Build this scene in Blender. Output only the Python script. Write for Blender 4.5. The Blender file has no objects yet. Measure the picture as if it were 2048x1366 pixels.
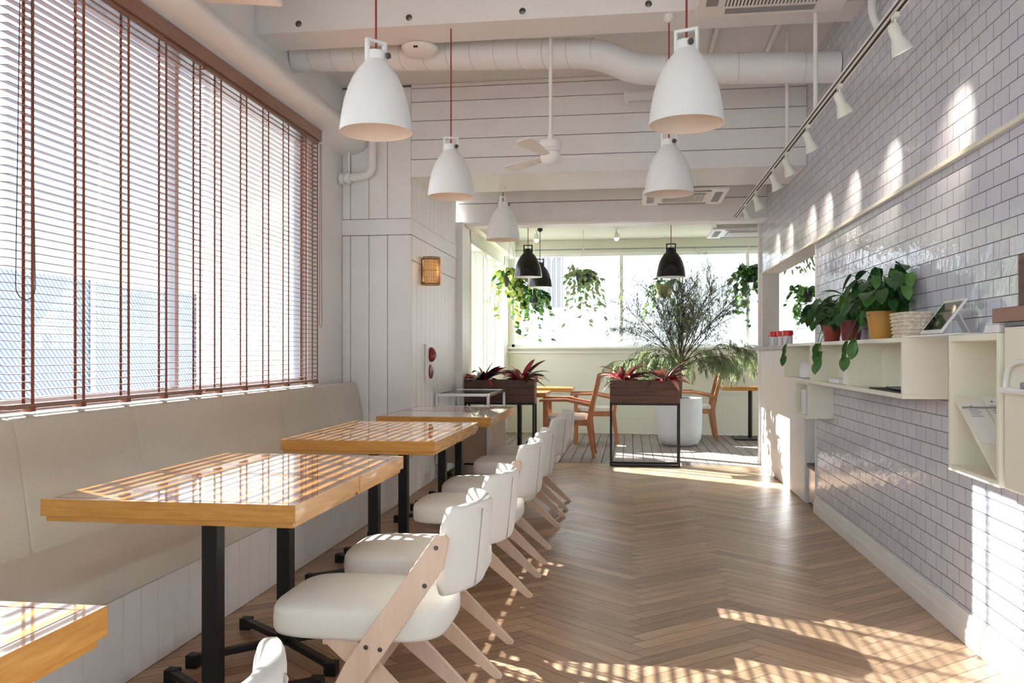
import bpy, bmesh, math, random
from mathutils import Vector, Matrix, Euler
random.seed(7)
PI = math.pi
S = bpy.context.scene
COL = S.collection
V = Vector

# ------------------------------------------------------------------ materials
def nt(name):
    m = bpy.data.materials.new(name); m.use_nodes = True
    t = m.node_tree; t.nodes.clear()
    out = t.nodes.new('ShaderNodeOutputMaterial')
    b = t.nodes.new('ShaderNodeBsdfPrincipled')
    t.links.new(b.outputs[0], out.inputs[0])
    return m, t, b, out

def ramp(t, fac, cols):
    r = t.nodes.new('ShaderNodeValToRGB')
    e = r.color_ramp.elements
    while len(e) < len(cols): e.new(0.5)
    for k, (p, c) in enumerate(cols):
        e[k].position = p; e[k].color = (*c, 1)
    t.links.new(fac, r.inputs[0]); return r.outputs[0]

def noise(t, scale=5, detail=3, vec=None, rough=.5):
    n = t.nodes.new('ShaderNodeTexNoise')
    n.inputs['Scale'].default_value = scale; n.inputs['Detail'].default_value = detail
    n.inputs['Roughness'].default_value = rough
    if vec is not None: t.links.new(vec, n.inputs['Vector'])
    return n.outputs['Fac']

def mapping(t, scale=(1, 1, 1), coord='Object', loc=(0, 0, 0), rot=(0, 0, 0)):
    c = t.nodes.new('ShaderNodeTexCoord'); m = t.nodes.new('ShaderNodeMapping')
    m.inputs['Scale'].default_value = scale; m.inputs['Location'].default_value = loc
    m.inputs['Rotation'].default_value = rot
    t.links.new(c.outputs[coord], m.inputs['Vector']); return m.outputs[0]

def bump(t, b, h, strength=.2, dist=.01):
    n = t.nodes.new('ShaderNodeBump'); n.inputs['Strength'].default_value = strength
    n.inputs['Distance'].default_value = dist
    t.links.new(h, n.inputs['Height']); t.links.new(n.outputs[0], b.inputs['Normal']); return n

def plain(name, col, rough=.5, metal=0, nscale=None, bstr=.15, var=.06, coat=0, emit=None, estr=0, spec=None):
    m, t, b, o = nt(name)
    b.inputs['Base Color'].default_value = (*col, 1)
    b.inputs['Roughness'].default_value = rough; b.inputs['Metallic'].default_value = metal
    b.inputs['Coat Weight'].default_value = coat
    if spec is not None: b.inputs['Specular IOR Level'].default_value = spec
    if nscale:
        f = noise(t, nscale, 4, mapping(t))
        lo = tuple(c*(1-var) for c in col); hi = tuple(min(1, c*(1+var)) for c in col)
        t.links.new(ramp(t, f, [(.3, lo), (.7, hi)]), b.inputs['Base Color'])
        bump(t, b, f, bstr, .004)
    if emit:
        b.inputs['Emission Color'].default_value = (*emit, 1); b.inputs['Emission Strength'].default_value = estr
    return m

def wood(name, c1, c2, scale=(2, 30, 30), rough=.35, coat=0, c3=None, rot=(0, 0, 0), cr=.05):
    m, t, b, o = nt(name)
    v = mapping(t, scale, rot=rot)
    f = noise(t, 1.6, 6, v, .62)
    cols = [(.3, c1), (.7, c2)] if c3 is None else [(.25, c1), (.5, c3), (.75, c2)]
    t.links.new(ramp(t, f, cols), b.inputs['Base Color'])
    b.inputs['Roughness'].default_value = rough
    b.inputs['Coat Weight'].default_value = coat; b.inputs['Coat Roughness'].default_value = cr
    bump(t, b, f, .06, .002)
    return m

M = {}
M['seam_light'] = plain('pale_seam', (.60, .58, .55), .7)
M['paint'] = plain('white_paint', (.83, .84, .845), .55, nscale=3, bstr=.03, var=.015)
M['paint_warm'] = plain('warm_white_paint', (.80, .79, .765), .6, nscale=2, bstr=.03, var=.02)
M['board'] = plain('white_board_paint', (.82, .825, .825), .42, nscale=6, bstr=.05, var=.02)
M['gap'] = plain('dark_gap', (.22, .20, .19), .9)
M['cream'] = plain('cream_wall_paint', (.78, .775, .68), .6, nscale=2, bstr=.02, var=.015)
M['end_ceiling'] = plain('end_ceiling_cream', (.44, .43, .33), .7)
M['cream_gloss'] = plain('cream_cabinet_paint', (.84, .82, .70), .4)
M['white_gloss'] = plain('white_enamel', (.86, .87, .86), .3)
M['shade'] = plain('white_lamp_enamel', (.84, .87, .87), .32)
M['shade_in'] = plain('lamp_inside_cream', (.90, .80, .70), .5)
M['black_gloss'] = plain('black_enamel', (.012, .012, .016), .16)
M['black'] = plain('black_metal', (.008, .008, .009), .42, spec=.35)
M['rubber'] = plain('black_rubber', (.02, .02, .02), .7)
M['chrome'] = plain('brushed_steel', (.72, .73, .75), .25, 1)
M['steel_bolt'] = plain('bolt_steel', (.12, .12, .12), .35, .8)
M['cord_red'] = plain('red_cord', (.30, .035, .03), .7)
M['cord_dark'] = plain('dark_cord', (.06, .05, .045), .7)
M['cord_white'] = plain('macrame_cotton', (.80, .78, .70), .8)
M['cord_brown'] = plain('brown_ladder_cord', (.25, .09, .05), .7)
M['blind'] = wood('brown_blind_wood', (.19, .085, .052), (.27, .125, .078), (30, 2, 30), .3, .35)
M['fabric'] = plain('cream_linen', (.80, .785, .73), .92, nscale=420, bstr=.35, var=.07)
M['banq'] = plain('beige_upholstery', (.67, .635, .56), .9, nscale=320, bstr=.3, var=.07)
M['piping'] = plain('grey_seam', (.42, .40, .36), .9)
M['beech'] = wood('pale_beech', (.74, .54, .40), (.84, .66, .52), (14, 14, 2), .45)
M['table_top'] = wood('varnished_table_top', (.50, .215, .045), (.58, .275, .065), (3, 22, 20), .2, 1.0, (.54, .245, .055), cr=.03)
M['table_edge'] = wood('varnished_table_edge', (.44, .19, .03), (.62, .31, .07), (4, 4, 45), .25, .5)
M['teak'] = wood('orange_teak', (.34, .12, .045), (.50, .20, .08), (8, 8, 3), .4)
M['dark_wood'] = wood('dark_brown_planter_wood', (.055, .022, .014), (.15, .062, .036), (3, 3, 26), .5)
M['brown_wood'] = wood('red_brown_wood', (.17, .05, .022), (.26, .085, .04), (20, 3, 20), .35)
M['deck'] = wood('grey_deck_wood', (.20, .16, .14), (.34, .28, .25), (20, 1.2, 10), .55)
M['terracotta'] = plain('terracotta_red', (.36, .045, .025), .5)
M['ochre'] = plain('ochre_glaze', (.62, .30, .05), .4)
M['darkred'] = plain('dark_red_pot', (.16, .02, .015), .5)
M['redcap'] = plain('red_plastic', (.72, .03, .03), .3)
M['alarm_red'] = plain('alarm_red', (.20, .008, .015), .3)
M['soil'] = plain('soil', (.04, .028, .02), .95)
M['pale_pot'] = plain('pale_grey_planter', (.66, .70, .74), .55, nscale=8, bstr=.05, var=.04)
M['black_pot'] = plain('black_plastic_pot', (.02, .02, .024), .45)
def leafy(name, col, rough, nscale, var, tr=.35):
    m = plain(name, col, rough, nscale=nscale, var=var, bstr=.05); t = m.node_tree
    b = [n for n in t.nodes if n.type == 'BSDF_PRINCIPLED'][0]; o = [n for n in t.nodes if n.type == 'OUTPUT_MATERIAL'][0]
    l = t.nodes.new('ShaderNodeBsdfTranslucent'); l.inputs[0].default_value = (min(1, col[0]*2.2), min(1, col[1]*2.0), col[2]*1.2, 1)
    x = t.nodes.new('ShaderNodeMixShader'); x.inputs[0].default_value = tr
    t.links.new(b.outputs[0], x.inputs[1]); t.links.new(l.outputs[0], x.inputs[2]); t.links.new(x.outputs[0], o.inputs[0]); return m
M['leaf'] = plain('deep_green_leaf', (.022, .085, .022), .32, nscale=14, var=.3, bstr=.05)
M['leaf2'] = plain('fresh_green_leaf', (.055, .17, .03), .35, nscale=14, var=.3, bstr=.05)
M['leaf_yel'] = leafy('yellow_green_leaf', (.38, .46, .17), .4, 9, .3)
M['leaf_ivy'] = leafy('ivy_green_leaf', (.14, .30, .11), .4, 9, .35)
M['leaf_grey'] = leafy('grey_green_leaf', (.30, .36, .27), .5, 9, .25)
M['needle'] = leafy('feathery_green', (.22, .29, .15), .55, 5, .35, .22)
M['needle_grey'] = plain('dark_feathery_grey', (.19, .21, .19), .6, nscale=5, var=.3, bstr=.02)
M['bark'] = plain('brown_bark', (.12, .085, .06), .8, nscale=40, var=.3)
M['brom_red'] = plain('crimson_leaf', (.40, .035, .06), .35, nscale=10, var=.4)
M['brom_dark'] = plain('burgundy_green_leaf', (.06, .035, .03), .35, nscale=10, var=.4)
M['brom_pink'] = plain('pink_leaf', (.68, .30, .25), .4, nscale=10, var=.25)
M['screen'] = plain('black_glass_screen', (.008, .01, .01), .04, coat=1)
M['paper'] = plain('white_paper', (.86, .86, .88), .7)
M['grey_paper'] = plain('grey_print', (.45, .46, .55), .7)
M['counter'] = plain('grey_counter', (.42, .42, .46), .35)
M['grey_cloth'] = plain('grey_cloth', (.20, .20, .23), .85, nscale=120)
M['basket'] = plain('bleached_wicker', (.74, .66, .54), .8, nscale=60, bstr=.6, var=.25)
M['dark_slot'] = plain('dark_vent', (.04, .035, .03), .7)
M['grey_slot'] = plain('grey_vent', (.30, .30, .32), .6)
M['plastic'] = plain('white_plastic', (.86, .85, .83), .35)
M['spot_paint'] = plain('pale_green_white_metal', (.78, .81, .74), .35)
M['bulb'] = plain('lit_bulb', (1, .9, .75), .5, emit=(1, .86, .66), estr=9)
M['beige_panel'] = plain('taupe_laminate', (.33, .25, .20), .5, nscale=5, var=.1)
M['white_marking'] = plain('white_wall_plate', (.85, .85, .85), .4)
M['outside_wall'] = plain('outside_white_render', (.84, .85, .86), .8)
M['outside_pink'] = plain('outside_pink_render', (.78, .70, .68), .8)
M['asphalt'] = plain('outside_concrete', (.55, .54, .52), .9, nscale=2)

def glass_mat():
    m, t, b, o = nt('window_glass'); t.nodes.remove(b)
    tr = t.nodes.new('ShaderNodeBsdfTransparent'); tr.inputs[0].default_value = (.95, .97, .97, 1)
    gl = t.nodes.new('ShaderNodeBsdfGlossy'); gl.inputs['Roughness'].default_value = .02
    fr = t.nodes.new('ShaderNodeFresnel')
    ge = t.nodes.new('ShaderNodeNewGeometry'); mr = t.nodes.new('ShaderNodeMapRange')
    mr.inputs['To Min'].default_value = 1.45; mr.inputs['To Max'].default_value = 1/1.45   # same thin pane from both sides
    t.links.new(ge.outputs['Backfacing'], mr.inputs['Value']); t.links.new(mr.outputs[0], fr.inputs[0])
    mx = t.nodes.new('ShaderNodeMixShader')
    t.links.new(fr.outputs[0], mx.inputs[0]); t.links.new(tr.outputs[0], mx.inputs[1]); t.links.new(gl.outputs[0], mx.inputs[2])
    t.links.new(mx.outputs[0], o.inputs[0]); return m
M['glass'] = glass_mat()

def tile_mat():
    m, t, b, o = nt('glazed_subway_tile')
    c = t.nodes.new('ShaderNodeTexCoord'); sx = t.nodes.new('ShaderNodeSeparateXYZ'); cx = t.nodes.new('ShaderNodeCombineXYZ')
    t.links.new(c.outputs['Object'], sx.inputs[0])
    t.links.new(sx.outputs['Y'], cx.inputs['X']); t.links.new(sx.outputs['Z'], cx.inputs['Y'])
    br = t.nodes.new('ShaderNodeTexBrick')
    br.inputs['Scale'].default_value = 1; br.inputs['Brick Width'].default_value = .141
    br.inputs['Row Height'].default_value = .0735; br.inputs['Mortar Size'].default_value = .0021
    br.inputs['Mortar Smooth'].default_value = .15
    br.inputs['Color1'].default_value = (.69, .72, .81, 1); br.inputs['Color2'].default_value = (.63, .66, .76, 1)
    br.inputs['Mortar'].default_value = (.13, .115, .14, 1)
    t.links.new(cx.outputs[0], br.inputs['Vector'])
    t.links.new(br.outputs['Color'], b.inputs['Base Color'])
    b.inputs['Roughness'].default_value = .09
    # handmade glaze ripple + sunk grout
    n1 = noise(t, 26, 2, cx.outputs[0]); n2 = noise(t, 7, 1, cx.outputs[0])
    a = t.nodes.new('ShaderNodeMath'); a.operation = 'MULTIPLY_ADD'; a.inputs[1].default_value = .5
    t.links.new(n1, a.inputs[0]); t.links.new(n2, a.inputs[2])
    s = t.nodes.new('ShaderNodeMath'); s.operation = 'MULTIPLY_ADD'; s.inputs[1].default_value = -.7
    t.links.new(br.outputs['Fac'], s.inputs[0]); t.links.new(a.outputs[0], s.inputs[2])
    bump(t, b, s.outputs[0], .55, .006)
    rr = t.nodes.new('ShaderNodeMath'); rr.operation = 'MULTIPLY_ADD'; rr.inputs[1].default_value = .6; rr.inputs[2].default_value = .055
    t.links.new(br.outputs['Fac'], rr.inputs[0]); t.links.new(rr.outputs[0], b.inputs['Roughness'])
    return m
M['tile'] = tile_mat()

def floor_mat():
    m, t, b, o = nt('oak_herringbone')
    uv = t.nodes.new('ShaderNodeUVMap'); uv.uv_map = 'UVMap'
    at = t.nodes.new('ShaderNodeAttribute'); at.attribute_name = 'rnd'
    mp = t.nodes.new('ShaderNodeMapping'); mp.inputs['Scale'].default_value = (1.6, 26, 1)
    t.links.new(uv.outputs[0], mp.inputs['Vector'])
    off = t.nodes.new('ShaderNodeVectorMath'); off.operation = 'ADD'
    t.links.new(mp.outputs[0], off.inputs[0])
    sc = t.nodes.new('ShaderNodeVectorMath'); sc.operation = 'SCALE'; sc.inputs['Scale'].default_value = 40
    t.links.new(at.outputs['Vector'], sc.inputs[0]); t.links.new(sc.outputs[0], off.inputs[1])
    f = noise(t, 2.2, 6, off.outputs[0], .65)
    grain = ramp(t, f, [(.28, (.35, .215, .125)), (.55, (.49, .325, .205)), (.78, (.60, .43, .295))])
    tone = ramp(t, at.outputs['Fac'], [(0, (.74, .71, .69)), (.5, (.97, .96, .95)), (1, (1.18, 1.19, 1.21))])
    mx = t.nodes.new('ShaderNodeMix'); mx.data_type = 'RGBA'; mx.blend_type = 'MULTIPLY'; mx.inputs[0].default_value = 1
    t.links.new(grain, mx.inputs[6]); t.links.new(tone, mx.inputs[7])
    t.links.new(mx.outputs[2], b.inputs['Base Color'])
    b.inputs['Roughness'].default_value = .34
    n2 = noise(t, 1.5, 3, mapping(t))
    rr = t.nodes.new('ShaderNodeMapRange'); rr.inputs['To Min'].default_value = .26; rr.inputs['To Max'].default_value = .42
    t.links.new(n2, rr.inputs['Value']); t.links.new(rr.outputs[0], b.inputs['Roughness'])
    bump(t, b, f, .12, .003)
    return m
M['floor'] = floor_mat()

def wicker_lamp_mat():
    m, t, b, o = nt('lit_rattan')
    b.inputs['Base Color'].default_value = (.30, .15, .06, 1); b.inputs['Roughness'].default_value = .6
    return m
M['rattan'] = wicker_lamp_mat()
M['glow'] = plain('warm_lamp_glow', (1, .75, .4), .6, emit=(1, .55, .2), estr=.55)

def fence_mat():
    m, t, b, o = nt('blue_mesh_fence')
    w = t.nodes.new('ShaderNodeTexWave'); w.inputs['Scale'].default_value = 11; w.inputs['Distortion'].default_value = 0
    w.bands_direction = 'DIAGONAL'
    t.links.new(mapping(t), w.inputs['Vector'])
    t.links.new(ramp(t, w.outputs['Fac'], [(.35, (.10, .15, .25)), (.65, (.40, .50, .62))]), b.inputs['Base Color'])
    b.inputs['Roughness'].default_value = .6
    return m
M['fence'] = fence_mat()

# ------------------------------------------------------------------ mesh builder
class MB:
    def __init__(s): s.bm = bmesh.new()
    def _join(s, b, mi=0):
        for f in b.faces: f.material_index = mi
        me = bpy.data.meshes.new('tmp'); b.to_mesh(me); b.free()
        s.bm.from_mesh(me); bpy.data.meshes.remove(me)
        return s
    def box(s, lo, hi, bev=0, rot=None, seg=2, mi=0):
        b = bmesh.new(); bmesh.ops.create_cube(b, size=1)
        lo = V(lo); hi = V(hi); d = hi-lo; c = (lo+hi)/2
        for v in b.verts: v.co = V((v.co.x*d.x, v.co.y*d.y, v.co.z*d.z))
        if bev: bmesh.ops.bevel(b, geom=b.edges[:], offset=min(bev, min(d)*.49), segments=seg, affect='EDGES', profile=.5)
        R = rot.to_matrix() if isinstance(rot, Euler) else (rot or Matrix.Identity(3))
        for v in b.verts: v.co = R @ v.co + c
        return s._join(b, mi)
    def bar(s, p, q, w, t, up=(0, 0, 1), bev=0, mi=0):
        """box running from p to q, w across, t along 'up'"""
        p = V(p); q = V(q); d = (q-p); L = d.length; z = d.normalized()
        x = V(up).cross(z); x = x.normalized() if x.length > 1e-5 else V((1, 0, 0)); y = z.cross(x)
        b = bmesh.new(); bmesh.ops.create_cube(b, size=1)
        for v in b.verts: v.co = V((v.co.x*w, v.co.y*t, v.co.z*L))
        if bev: bmesh.ops.bevel(b, geom=b.edges[:], offset=bev, segments=2, affect='EDGES', profile=.5)
        R = Matrix((x, y, z)).transposed(); c = (p+q)/2
        for v in b.verts: v.co = R @ v.co + c
        return s._join(b, mi)
    def tube(s, pts, r, n=8, cap=True, mi=0):
        bm = s.bm; pts = [V(p) for p in pts]; k = len(pts)
        rs = r if isinstance(r, (list, tuple)) else [r]*k
        rings = []; prev = None
        for i, p in enumerate(pts):
            d = (pts[min(i+1, k-1)] - pts[max(i-1, 0)])
            d = d.normalized() if d.length > 1e-9 else V((0, 0, 1))
            if prev is None:
                a = d.cross(V((0, 0, 1)));
                if a.length < 1e-3: a = d.cross(V((1, 0, 0)))
            else:
                a = prev - d*prev.dot(d)
            a.normalize(); prev = a; b = d.cross(a)
            rings.append([bm.verts.new(p + (a*math.cos(2*PI*j/n) + b*math.sin(2*PI*j/n))*rs[i]) for j in range(n)])
        for i in range(k-1):
            for j in range(n):
                f = bm.faces.new((rings[i][j], rings[i][(j+1) % n], rings[i+1][(j+1) % n], rings[i+1][j])); f.material_index = mi
        if cap and n > 2:
            bm.faces.new(rings[0][::-1]).material_index = mi; bm.faces.new(rings[-1]).material_index = mi
        return s
    def lathe(s, prof, c=(0, 0, 0), n=32, mi=0, axis=None):
        """prof: (radius, z) from one end to the other"""
        bm = s.bm; c = V(c); rings = []
        R = V((0, 0, 1)).rotation_difference(V(axis)).to_matrix() if axis else Matrix.Identity(3)
        for r, z in prof:
            if r < 1e-6: rings.append([bm.verts.new(R @ V((0, 0, z)) + c)])
            else: rings.append([bm.verts.new(R @ V((r*math.cos(2*PI*j/n), r*math.sin(2*PI*j/n), z)) + c) for j in range(n)])
        for a, b in zip(rings, rings[1:]):
            for j in range(n):
                if len(a) == 1 and len(b) == 1: continue
                if len(a) == 1: f = bm.faces.new((a[0], b[(j+1) % n], b[j]))
                elif len(b) == 1: f = bm.faces.new((a[j], a[(j+1) % n], b[0]))
                else: f = bm.faces.new((a[j], a[(j+1) % n], b[(j+1) % n], b[j]))
                f.material_index = mi
        return s
    def loft(s, loops, cap=True, mi=0):
        bm = s.bm; R = [[bm.verts.new(p) for p in L] for L in loops]; n = len(R[0])
        for a, b in zip(R, R[1:]):
            for j in range(n):
                bm.faces.new((a[j], a[(j+1) % n], b[(j+1) % n], b[j])).material_index = mi
        if cap:
            bm.faces.new(R[0][::-1]).material_index = mi; bm.faces.new(R[-1]).material_index = mi
        return s
    def prism(s, pts, vec, bev=0, mi=0):
        b = bmesh.new(); vec = V(vec)
        A = [b.verts.new(V(p)) for p in pts]; B = [b.verts.new(V(p)+vec) for p in pts]; n = len(A)
        b.faces.new(A[::-1]); b.faces.new(B)
        for j in range(n): b.faces.new((A[j], A[(j+1) % n], B[(j+1) % n], B[j]))
        bmesh.ops.recalc_face_normals(b, faces=b.faces[:])
        if bev: bmesh.ops.bevel(b, geom=b.edges[:], offset=bev, segments=2, affect='EDGES', profile=.5)
        return s._join(b, mi)
    def leaf(s, p, d, L, W, droop=.3, n=4, heart=False, fold=.25, roll=0, mi=0):
        p = V(p); d = V(d).normalized(); bm = s.bm
        side = d.cross(V((0, 0, 1)))
        side = side.normalized() if side.length > 1e-3 else V((1, 0, 0))
        if roll: side = Matrix.Rotation(roll, 3, d) @ side
        rows = []; q = p.copy(); dd = d.copy()
        for i in range(n+1):
            u = i/n
            if heart: w = (.0 if i == n else (math.sin(PI*min(1, u*.82+.18))**.75)) * W/2
            else: w = W/2*(math.sin(PI*(u*.86+.14))**.6 if i < n else 0)
            up = side.cross(dd)
            rows.append((bm.verts.new(q - side*w + up*w*fold), bm.verts.new(q), bm.verts.new(q + side*w + up*w*fold)))
            dd = (dd + V((0, 0, -droop/n))).normalized(); q = q + dd*(L/n)
        for a, b in zip(rows, rows[1:]):
            for k in (0, 1):
                f = bm.faces.new((a[k], a[k+1], b[k+1], b[k])); f.material_index = mi
        return s
    def obj(s, name, mats, parent=None, smooth=40, loc=None):
        bmesh.ops.recalc_face_normals(s.bm, faces=s.bm.faces[:]) if smooth != 'leaf' else None
        me = bpy.data.meshes.new(name); s.bm.to_mesh(me); s.bm.free()
        for m in (mats if isinstance(mats, (list, tuple)) else [mats]): me.materials.append(M[m] if isinstance(m, str) else m)
        if smooth:
            me.polygons.foreach_set('use_smooth', [True]*len(me.polygons))
            if smooth != 'leaf': me.set_sharp_from_angle(angle=math.radians(smooth))
        o = bpy.data.objects.new(name, me); COL.objects.link(o)
        if smooth and smooth != 'leaf':
            wn = o.modifiers.new('weighted_normals', 'WEIGHTED_NORMAL'); wn.keep_sharp = True; wn.weight = 100
        if parent: o.parent = parent
        if loc: o.location = loc
        return o

def tag(o, label, cat, group=None, kind=None):
    o['label'] = label; o['category'] = cat
    if group: o['group'] = group
    if kind: o['kind'] = kind
    return o
def thing(name, label, cat, loc=(0, 0, 0), rz=0, group=None):
    o = bpy.data.objects.new(name, None); COL.objects.link(o)
    o.empty_display_size = .1
    o.location = loc; o.rotation_euler = (0, 0, rz)
    return tag(o, label, cat, group)
def struct(o):
    o['kind'] = 'structure'; return o
def dup(root, loc, rz=None, label=None, group=None):
    def cp(o, par):
        c = o.copy(); COL.objects.link(c)
        if par: c.parent = par
        for ch in list(o.children): cp(ch, c)
        return c
    r = cp(root, None); r.location = loc
    if rz is not None: r.rotation_euler = (0, 0, rz)
    if label: r['label'] = label
    if group: r['group'] = group
    return r

def superloop(a, b, z, e=4, n=40, c=(0, 0)):
    L = []
    for j in range(n):
        t = 2*PI*j/n; ct, st = math.cos(t), math.sin(t)
        L.append(V((c[0]+a*math.copysign(abs(ct)**(2/e), ct), c[1]+b*math.copysign(abs(st)**(2/e), st), z)))
    return L

# ------------------------------------------------------------------ camera, world, sun
cam = bpy.data.objects.new('camera', bpy.data.cameras.new('camera')); COL.objects.link(cam)
cam.location = (0, 0, 1.25); cam.rotation_euler = (PI/2, 0, math.radians(7.996))
cam.data.sensor_width = 36; cam.data.lens = 1680*36/2048
cam.data.shift_y = 22/2048; cam.data.clip_start = .05; cam.data.clip_end = 200
S.camera = cam

w = bpy.data.worlds.new('sky'); S.world = w; w.use_nodes = True
bg = w.node_tree.nodes['Background']
bg.inputs[0].default_value = (.87, .935, 1.0, 1); bg.inputs[1].default_value = 2.0

sd = V((.85, -.527, -.466)).normalized()
sun = bpy.data.objects.new('sun', bpy.data.lights.new('sun', 'SUN')); COL.objects.link(sun)
sun.rotation_euler = sd.to_track_quat('-Z', 'Y').to_euler()
sun.data.energy = 18.5; sun.data.angle = math.radians(.35); sun.data.color = (1, .985, .965)

def portal(name, c, size, look):
    o = bpy.data.objects.new(name, bpy.data.lights.new(name, 'AREA')); COL.objects.link(o)
    o.data.shape = 'RECTANGLE'; o.data.size, o.data.size_y = size
    o.location = c; o.rotation_euler = V(look).to_track_quat('-Z', 'Y').to_euler()
    o.data.cycles.is_portal = True
portal('left_window_daylight', (-2.62, 4.16, 1.98), (4.5, 1.95), (1, 0, 0))
portal('end_window_daylight', (1.05, 13.14, 2.07), (5.8, 1.46), (0, -1, 0))
portal('fill_window_daylight', (-.5, -2.56, 1.7), (3.6, 3.0), (0, 1, 0))  # portal of the added fill window behind the camera
portal('side_window_daylight', (-1.98, 11.3, 1.75), (2.8, 1.7), (1, 0, 0))

S.view_settings.view_transform = 'Standard'; S.view_settings.look = 'None'
S.view_settings.exposure = 1.08; S.view_settings.gamma = 1; S.view_settings.use_curve_mapping = False
cy = S.cycles
cy.use_denoising = True; cy.max_bounces = 10; cy.diffuse_bounces = 6; cy.glossy_bounces = 4
cy.transparent_max_bounces = 12; cy.caustics_reflective = False; cy.caustics_refractive = False
cy.sample_clamp_indirect = 6

# ------------------------------------------------------------------ setting: floors
def herringbone():
    bm = bmesh.new(); L, W = .69, .69/8; gapw = .0016
    uvl = bm.loops.layers.uv.new('UVMap'); rl = bm.faces.layers.float.new('rnd')
    c45 = math.cos(PI/4); x0, x1, y0, y1 = -1.96, 1.50, -2.5, 9.5
    def put(ax, ay, bx, by, along):
        pts = [(ax+gapw, ay+gapw), (bx-gapw, ay+gapw), (bx-gapw, by-gapw), (ax+gapw, by-gapw)]
        P = []
        for px, py in pts:
            X = (px*c45 - py*c45) + .06; Y = (px*c45 + py*c45)*.84
            P.append((X, Y))
        if all(p[0] < x0 for p in P) or all(p[0] > x1 for p in P) or all(p[1] < y0 for p in P) or all(p[1] > y1 for p in P): return
        try: f = bm.faces.new([bm.verts.new((p[0], p[1], 0)) for p in P])
        except ValueError: return
        f[rl] = random.random()
        uvs = [(0, 0), (L, 0), (L, W), (0, W)] if along else [(0, 0), (0, W), (L, W), (L, 0)]
        for lp, q in zip(f.loops, uvs): lp[uvl].uv = q
    for j in range(-80, 220):
        for m in range(-16, 16):
            x = j*W + m*2*L; y = j*W
            cxr = (x-y)*c45
            if abs(cxr) > 4: continue
            put(x, y, x+L, y+W, True)
            put(x+L, y+W-L, x+L+W, y+W, False)
    for co, no in (((x0, 0, 0), (-1, 0, 0)), ((x1, 0, 0), (1, 0, 0)), ((0, y0, 0), (0, -1, 0)), ((0, y1, 0), (0, 1, 0))):
        bmesh.ops.bisect_plane(bm, geom=bm.verts[:]+bm.edges[:]+bm.faces[:], plane_co=co, plane_no=no, clear_outer=True)
    for f in bm.faces:
        if f.normal.z < 0: f.normal_flip()
    me = bpy.data.meshes.new('floor'); bm.to_mesh(me); bm.free()
    me.materials.append(M['floor'])
    o = bpy.data.objects.new('floor', me); COL.objects.link(o); struct(o)
    b = MB().box((-2.7, -2.6, -.12), (1.62, 9.5, -.001)).obj('floor_base', plain('floor_joint', (.16, .09, .06), .6), o, 0)
herringbone()
mb = MB().box((-2.0, 9.5, -.12), (4.1, 13.2, -.012), mi=1)
x = -2.0
while x < 4.0:
    mb.box((x+.003, 9.505, -.02), (x+.115, 13.1, .0), .002); x += .12
struct(mb.obj('floor_deck', ['deck', 'gap']))
struct(MB().box((1.62, 4.9, -.12), (4.1, 9.5, 0)).obj('floor_service', 'counter', None, 0))

# ------------------------------------------------------------------ setting: left wall with windows
WX = -2.53
mb = MB()
mb.box((WX-.14, -2.6, 0), (WX, 7.3, 1.0)).box((WX-.14, -2.6, 2.96), (WX, 7.3, 4.0))
mb.box((WX-.14, -2.6, 1.0), (WX, 1.85, 2.96)).box((WX-.14, 6.37, 1.0), (WX, 7.3, 2.96))
struct(mb.obj('wall_left', 'paint', None, 0))
struct(MB().box((WX-.0, -2.5, .985), (WX+.10, 6.37, 1.0), .004).obj('trim_1', 'board'))   # inner sill
def window(name, y0, y1, z0, z1, x, muls, mat='white_gloss', fw=.05, depth=.06):
    r = bpy.data.objects.new(name, None); COL.objects.link(r); struct(r); r.location = (x, y0, z0)
    H = z1-z0; W = y1-y0
    m = MB().box((-depth, 0, 0), (0, fw, H), .004).box((-depth, W-fw, 0), (0, W, H), .004)
    m.box((-depth, 0, 0), (0, W, fw), .004).box((-depth, 0, H-fw), (0, W, H), .004)
    m.obj('window_frame', mat, r)
    for k in muls: MB().box((-depth, k-y0-.02, fw), (0, k-y0+.02, H-fw), .004).obj('mullion', mat, r)
    MB().box((-depth*.55, fw, fw), (-depth*.55+.006, W-fw, H-fw)).obj('pane', 'glass', r, 0)
    return r
window('window_1', 2.99, 6.37, 1.0, 2.96, WX-.04, [4.5], 'counter')
window('window_2', 1.85, 2.93, 1.0, 2.96, WX-.04, [], 'counter')
struct(MB().box((WX-.14, 2.93, 1.0), (WX+.06, 2.99, 2.96), .004).obj('trim_2', 'counter'))
# curved soffit over the window
prof = [(WX, 3.0), (-2.40, 3.0), (-2.33, 3.03), (-2.29, 3.075), (-2.28, 3.12), (-2.30, 3.165), (-2.35, 3.20), (-2.43, 3.27), (WX, 3.345)]
struct(MB().prism([(p[0], -2.5, p[1]) for p in prof], (0, 9.67, 0)).obj('trim_3', 'paint', None, 50))

# wall behind the camera, with a large unseen window added for fill daylight
mb = MB()
mb.box((-2.67, -2.64, 0), (1.62, -2.5, .2)).box((-2.67, -2.64, 3.2), (1.62, -2.5, 4.0))
mb.box((-2.67, -2.64, .2), (-2.3, -2.5, 3.2)).box((1.3, -2.64, .2), (1.62, -2.5, 3.2))
struct(mb.obj('wall_front', 'paint', None, 0))
r = bpy.data.objects.new('added_fill_window', None); COL.objects.link(r); struct(r); r.location = (-2.3, -2.57, .2)
m = MB()
for k in range(5): m.box((k*.8875, -.03, 0), (k*.8875+.05, .03, 3), .004)
m.box((0, -.03, 0), (3.6, .03, .05)).box((0, -.03, 2.95), (3.6, .03, 3)); m.obj('window_frame', 'white_gloss', r)
MB().box((0, -.004, 0), (3.6, .004, 3)).obj('pane', 'glass', r, 0)

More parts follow.
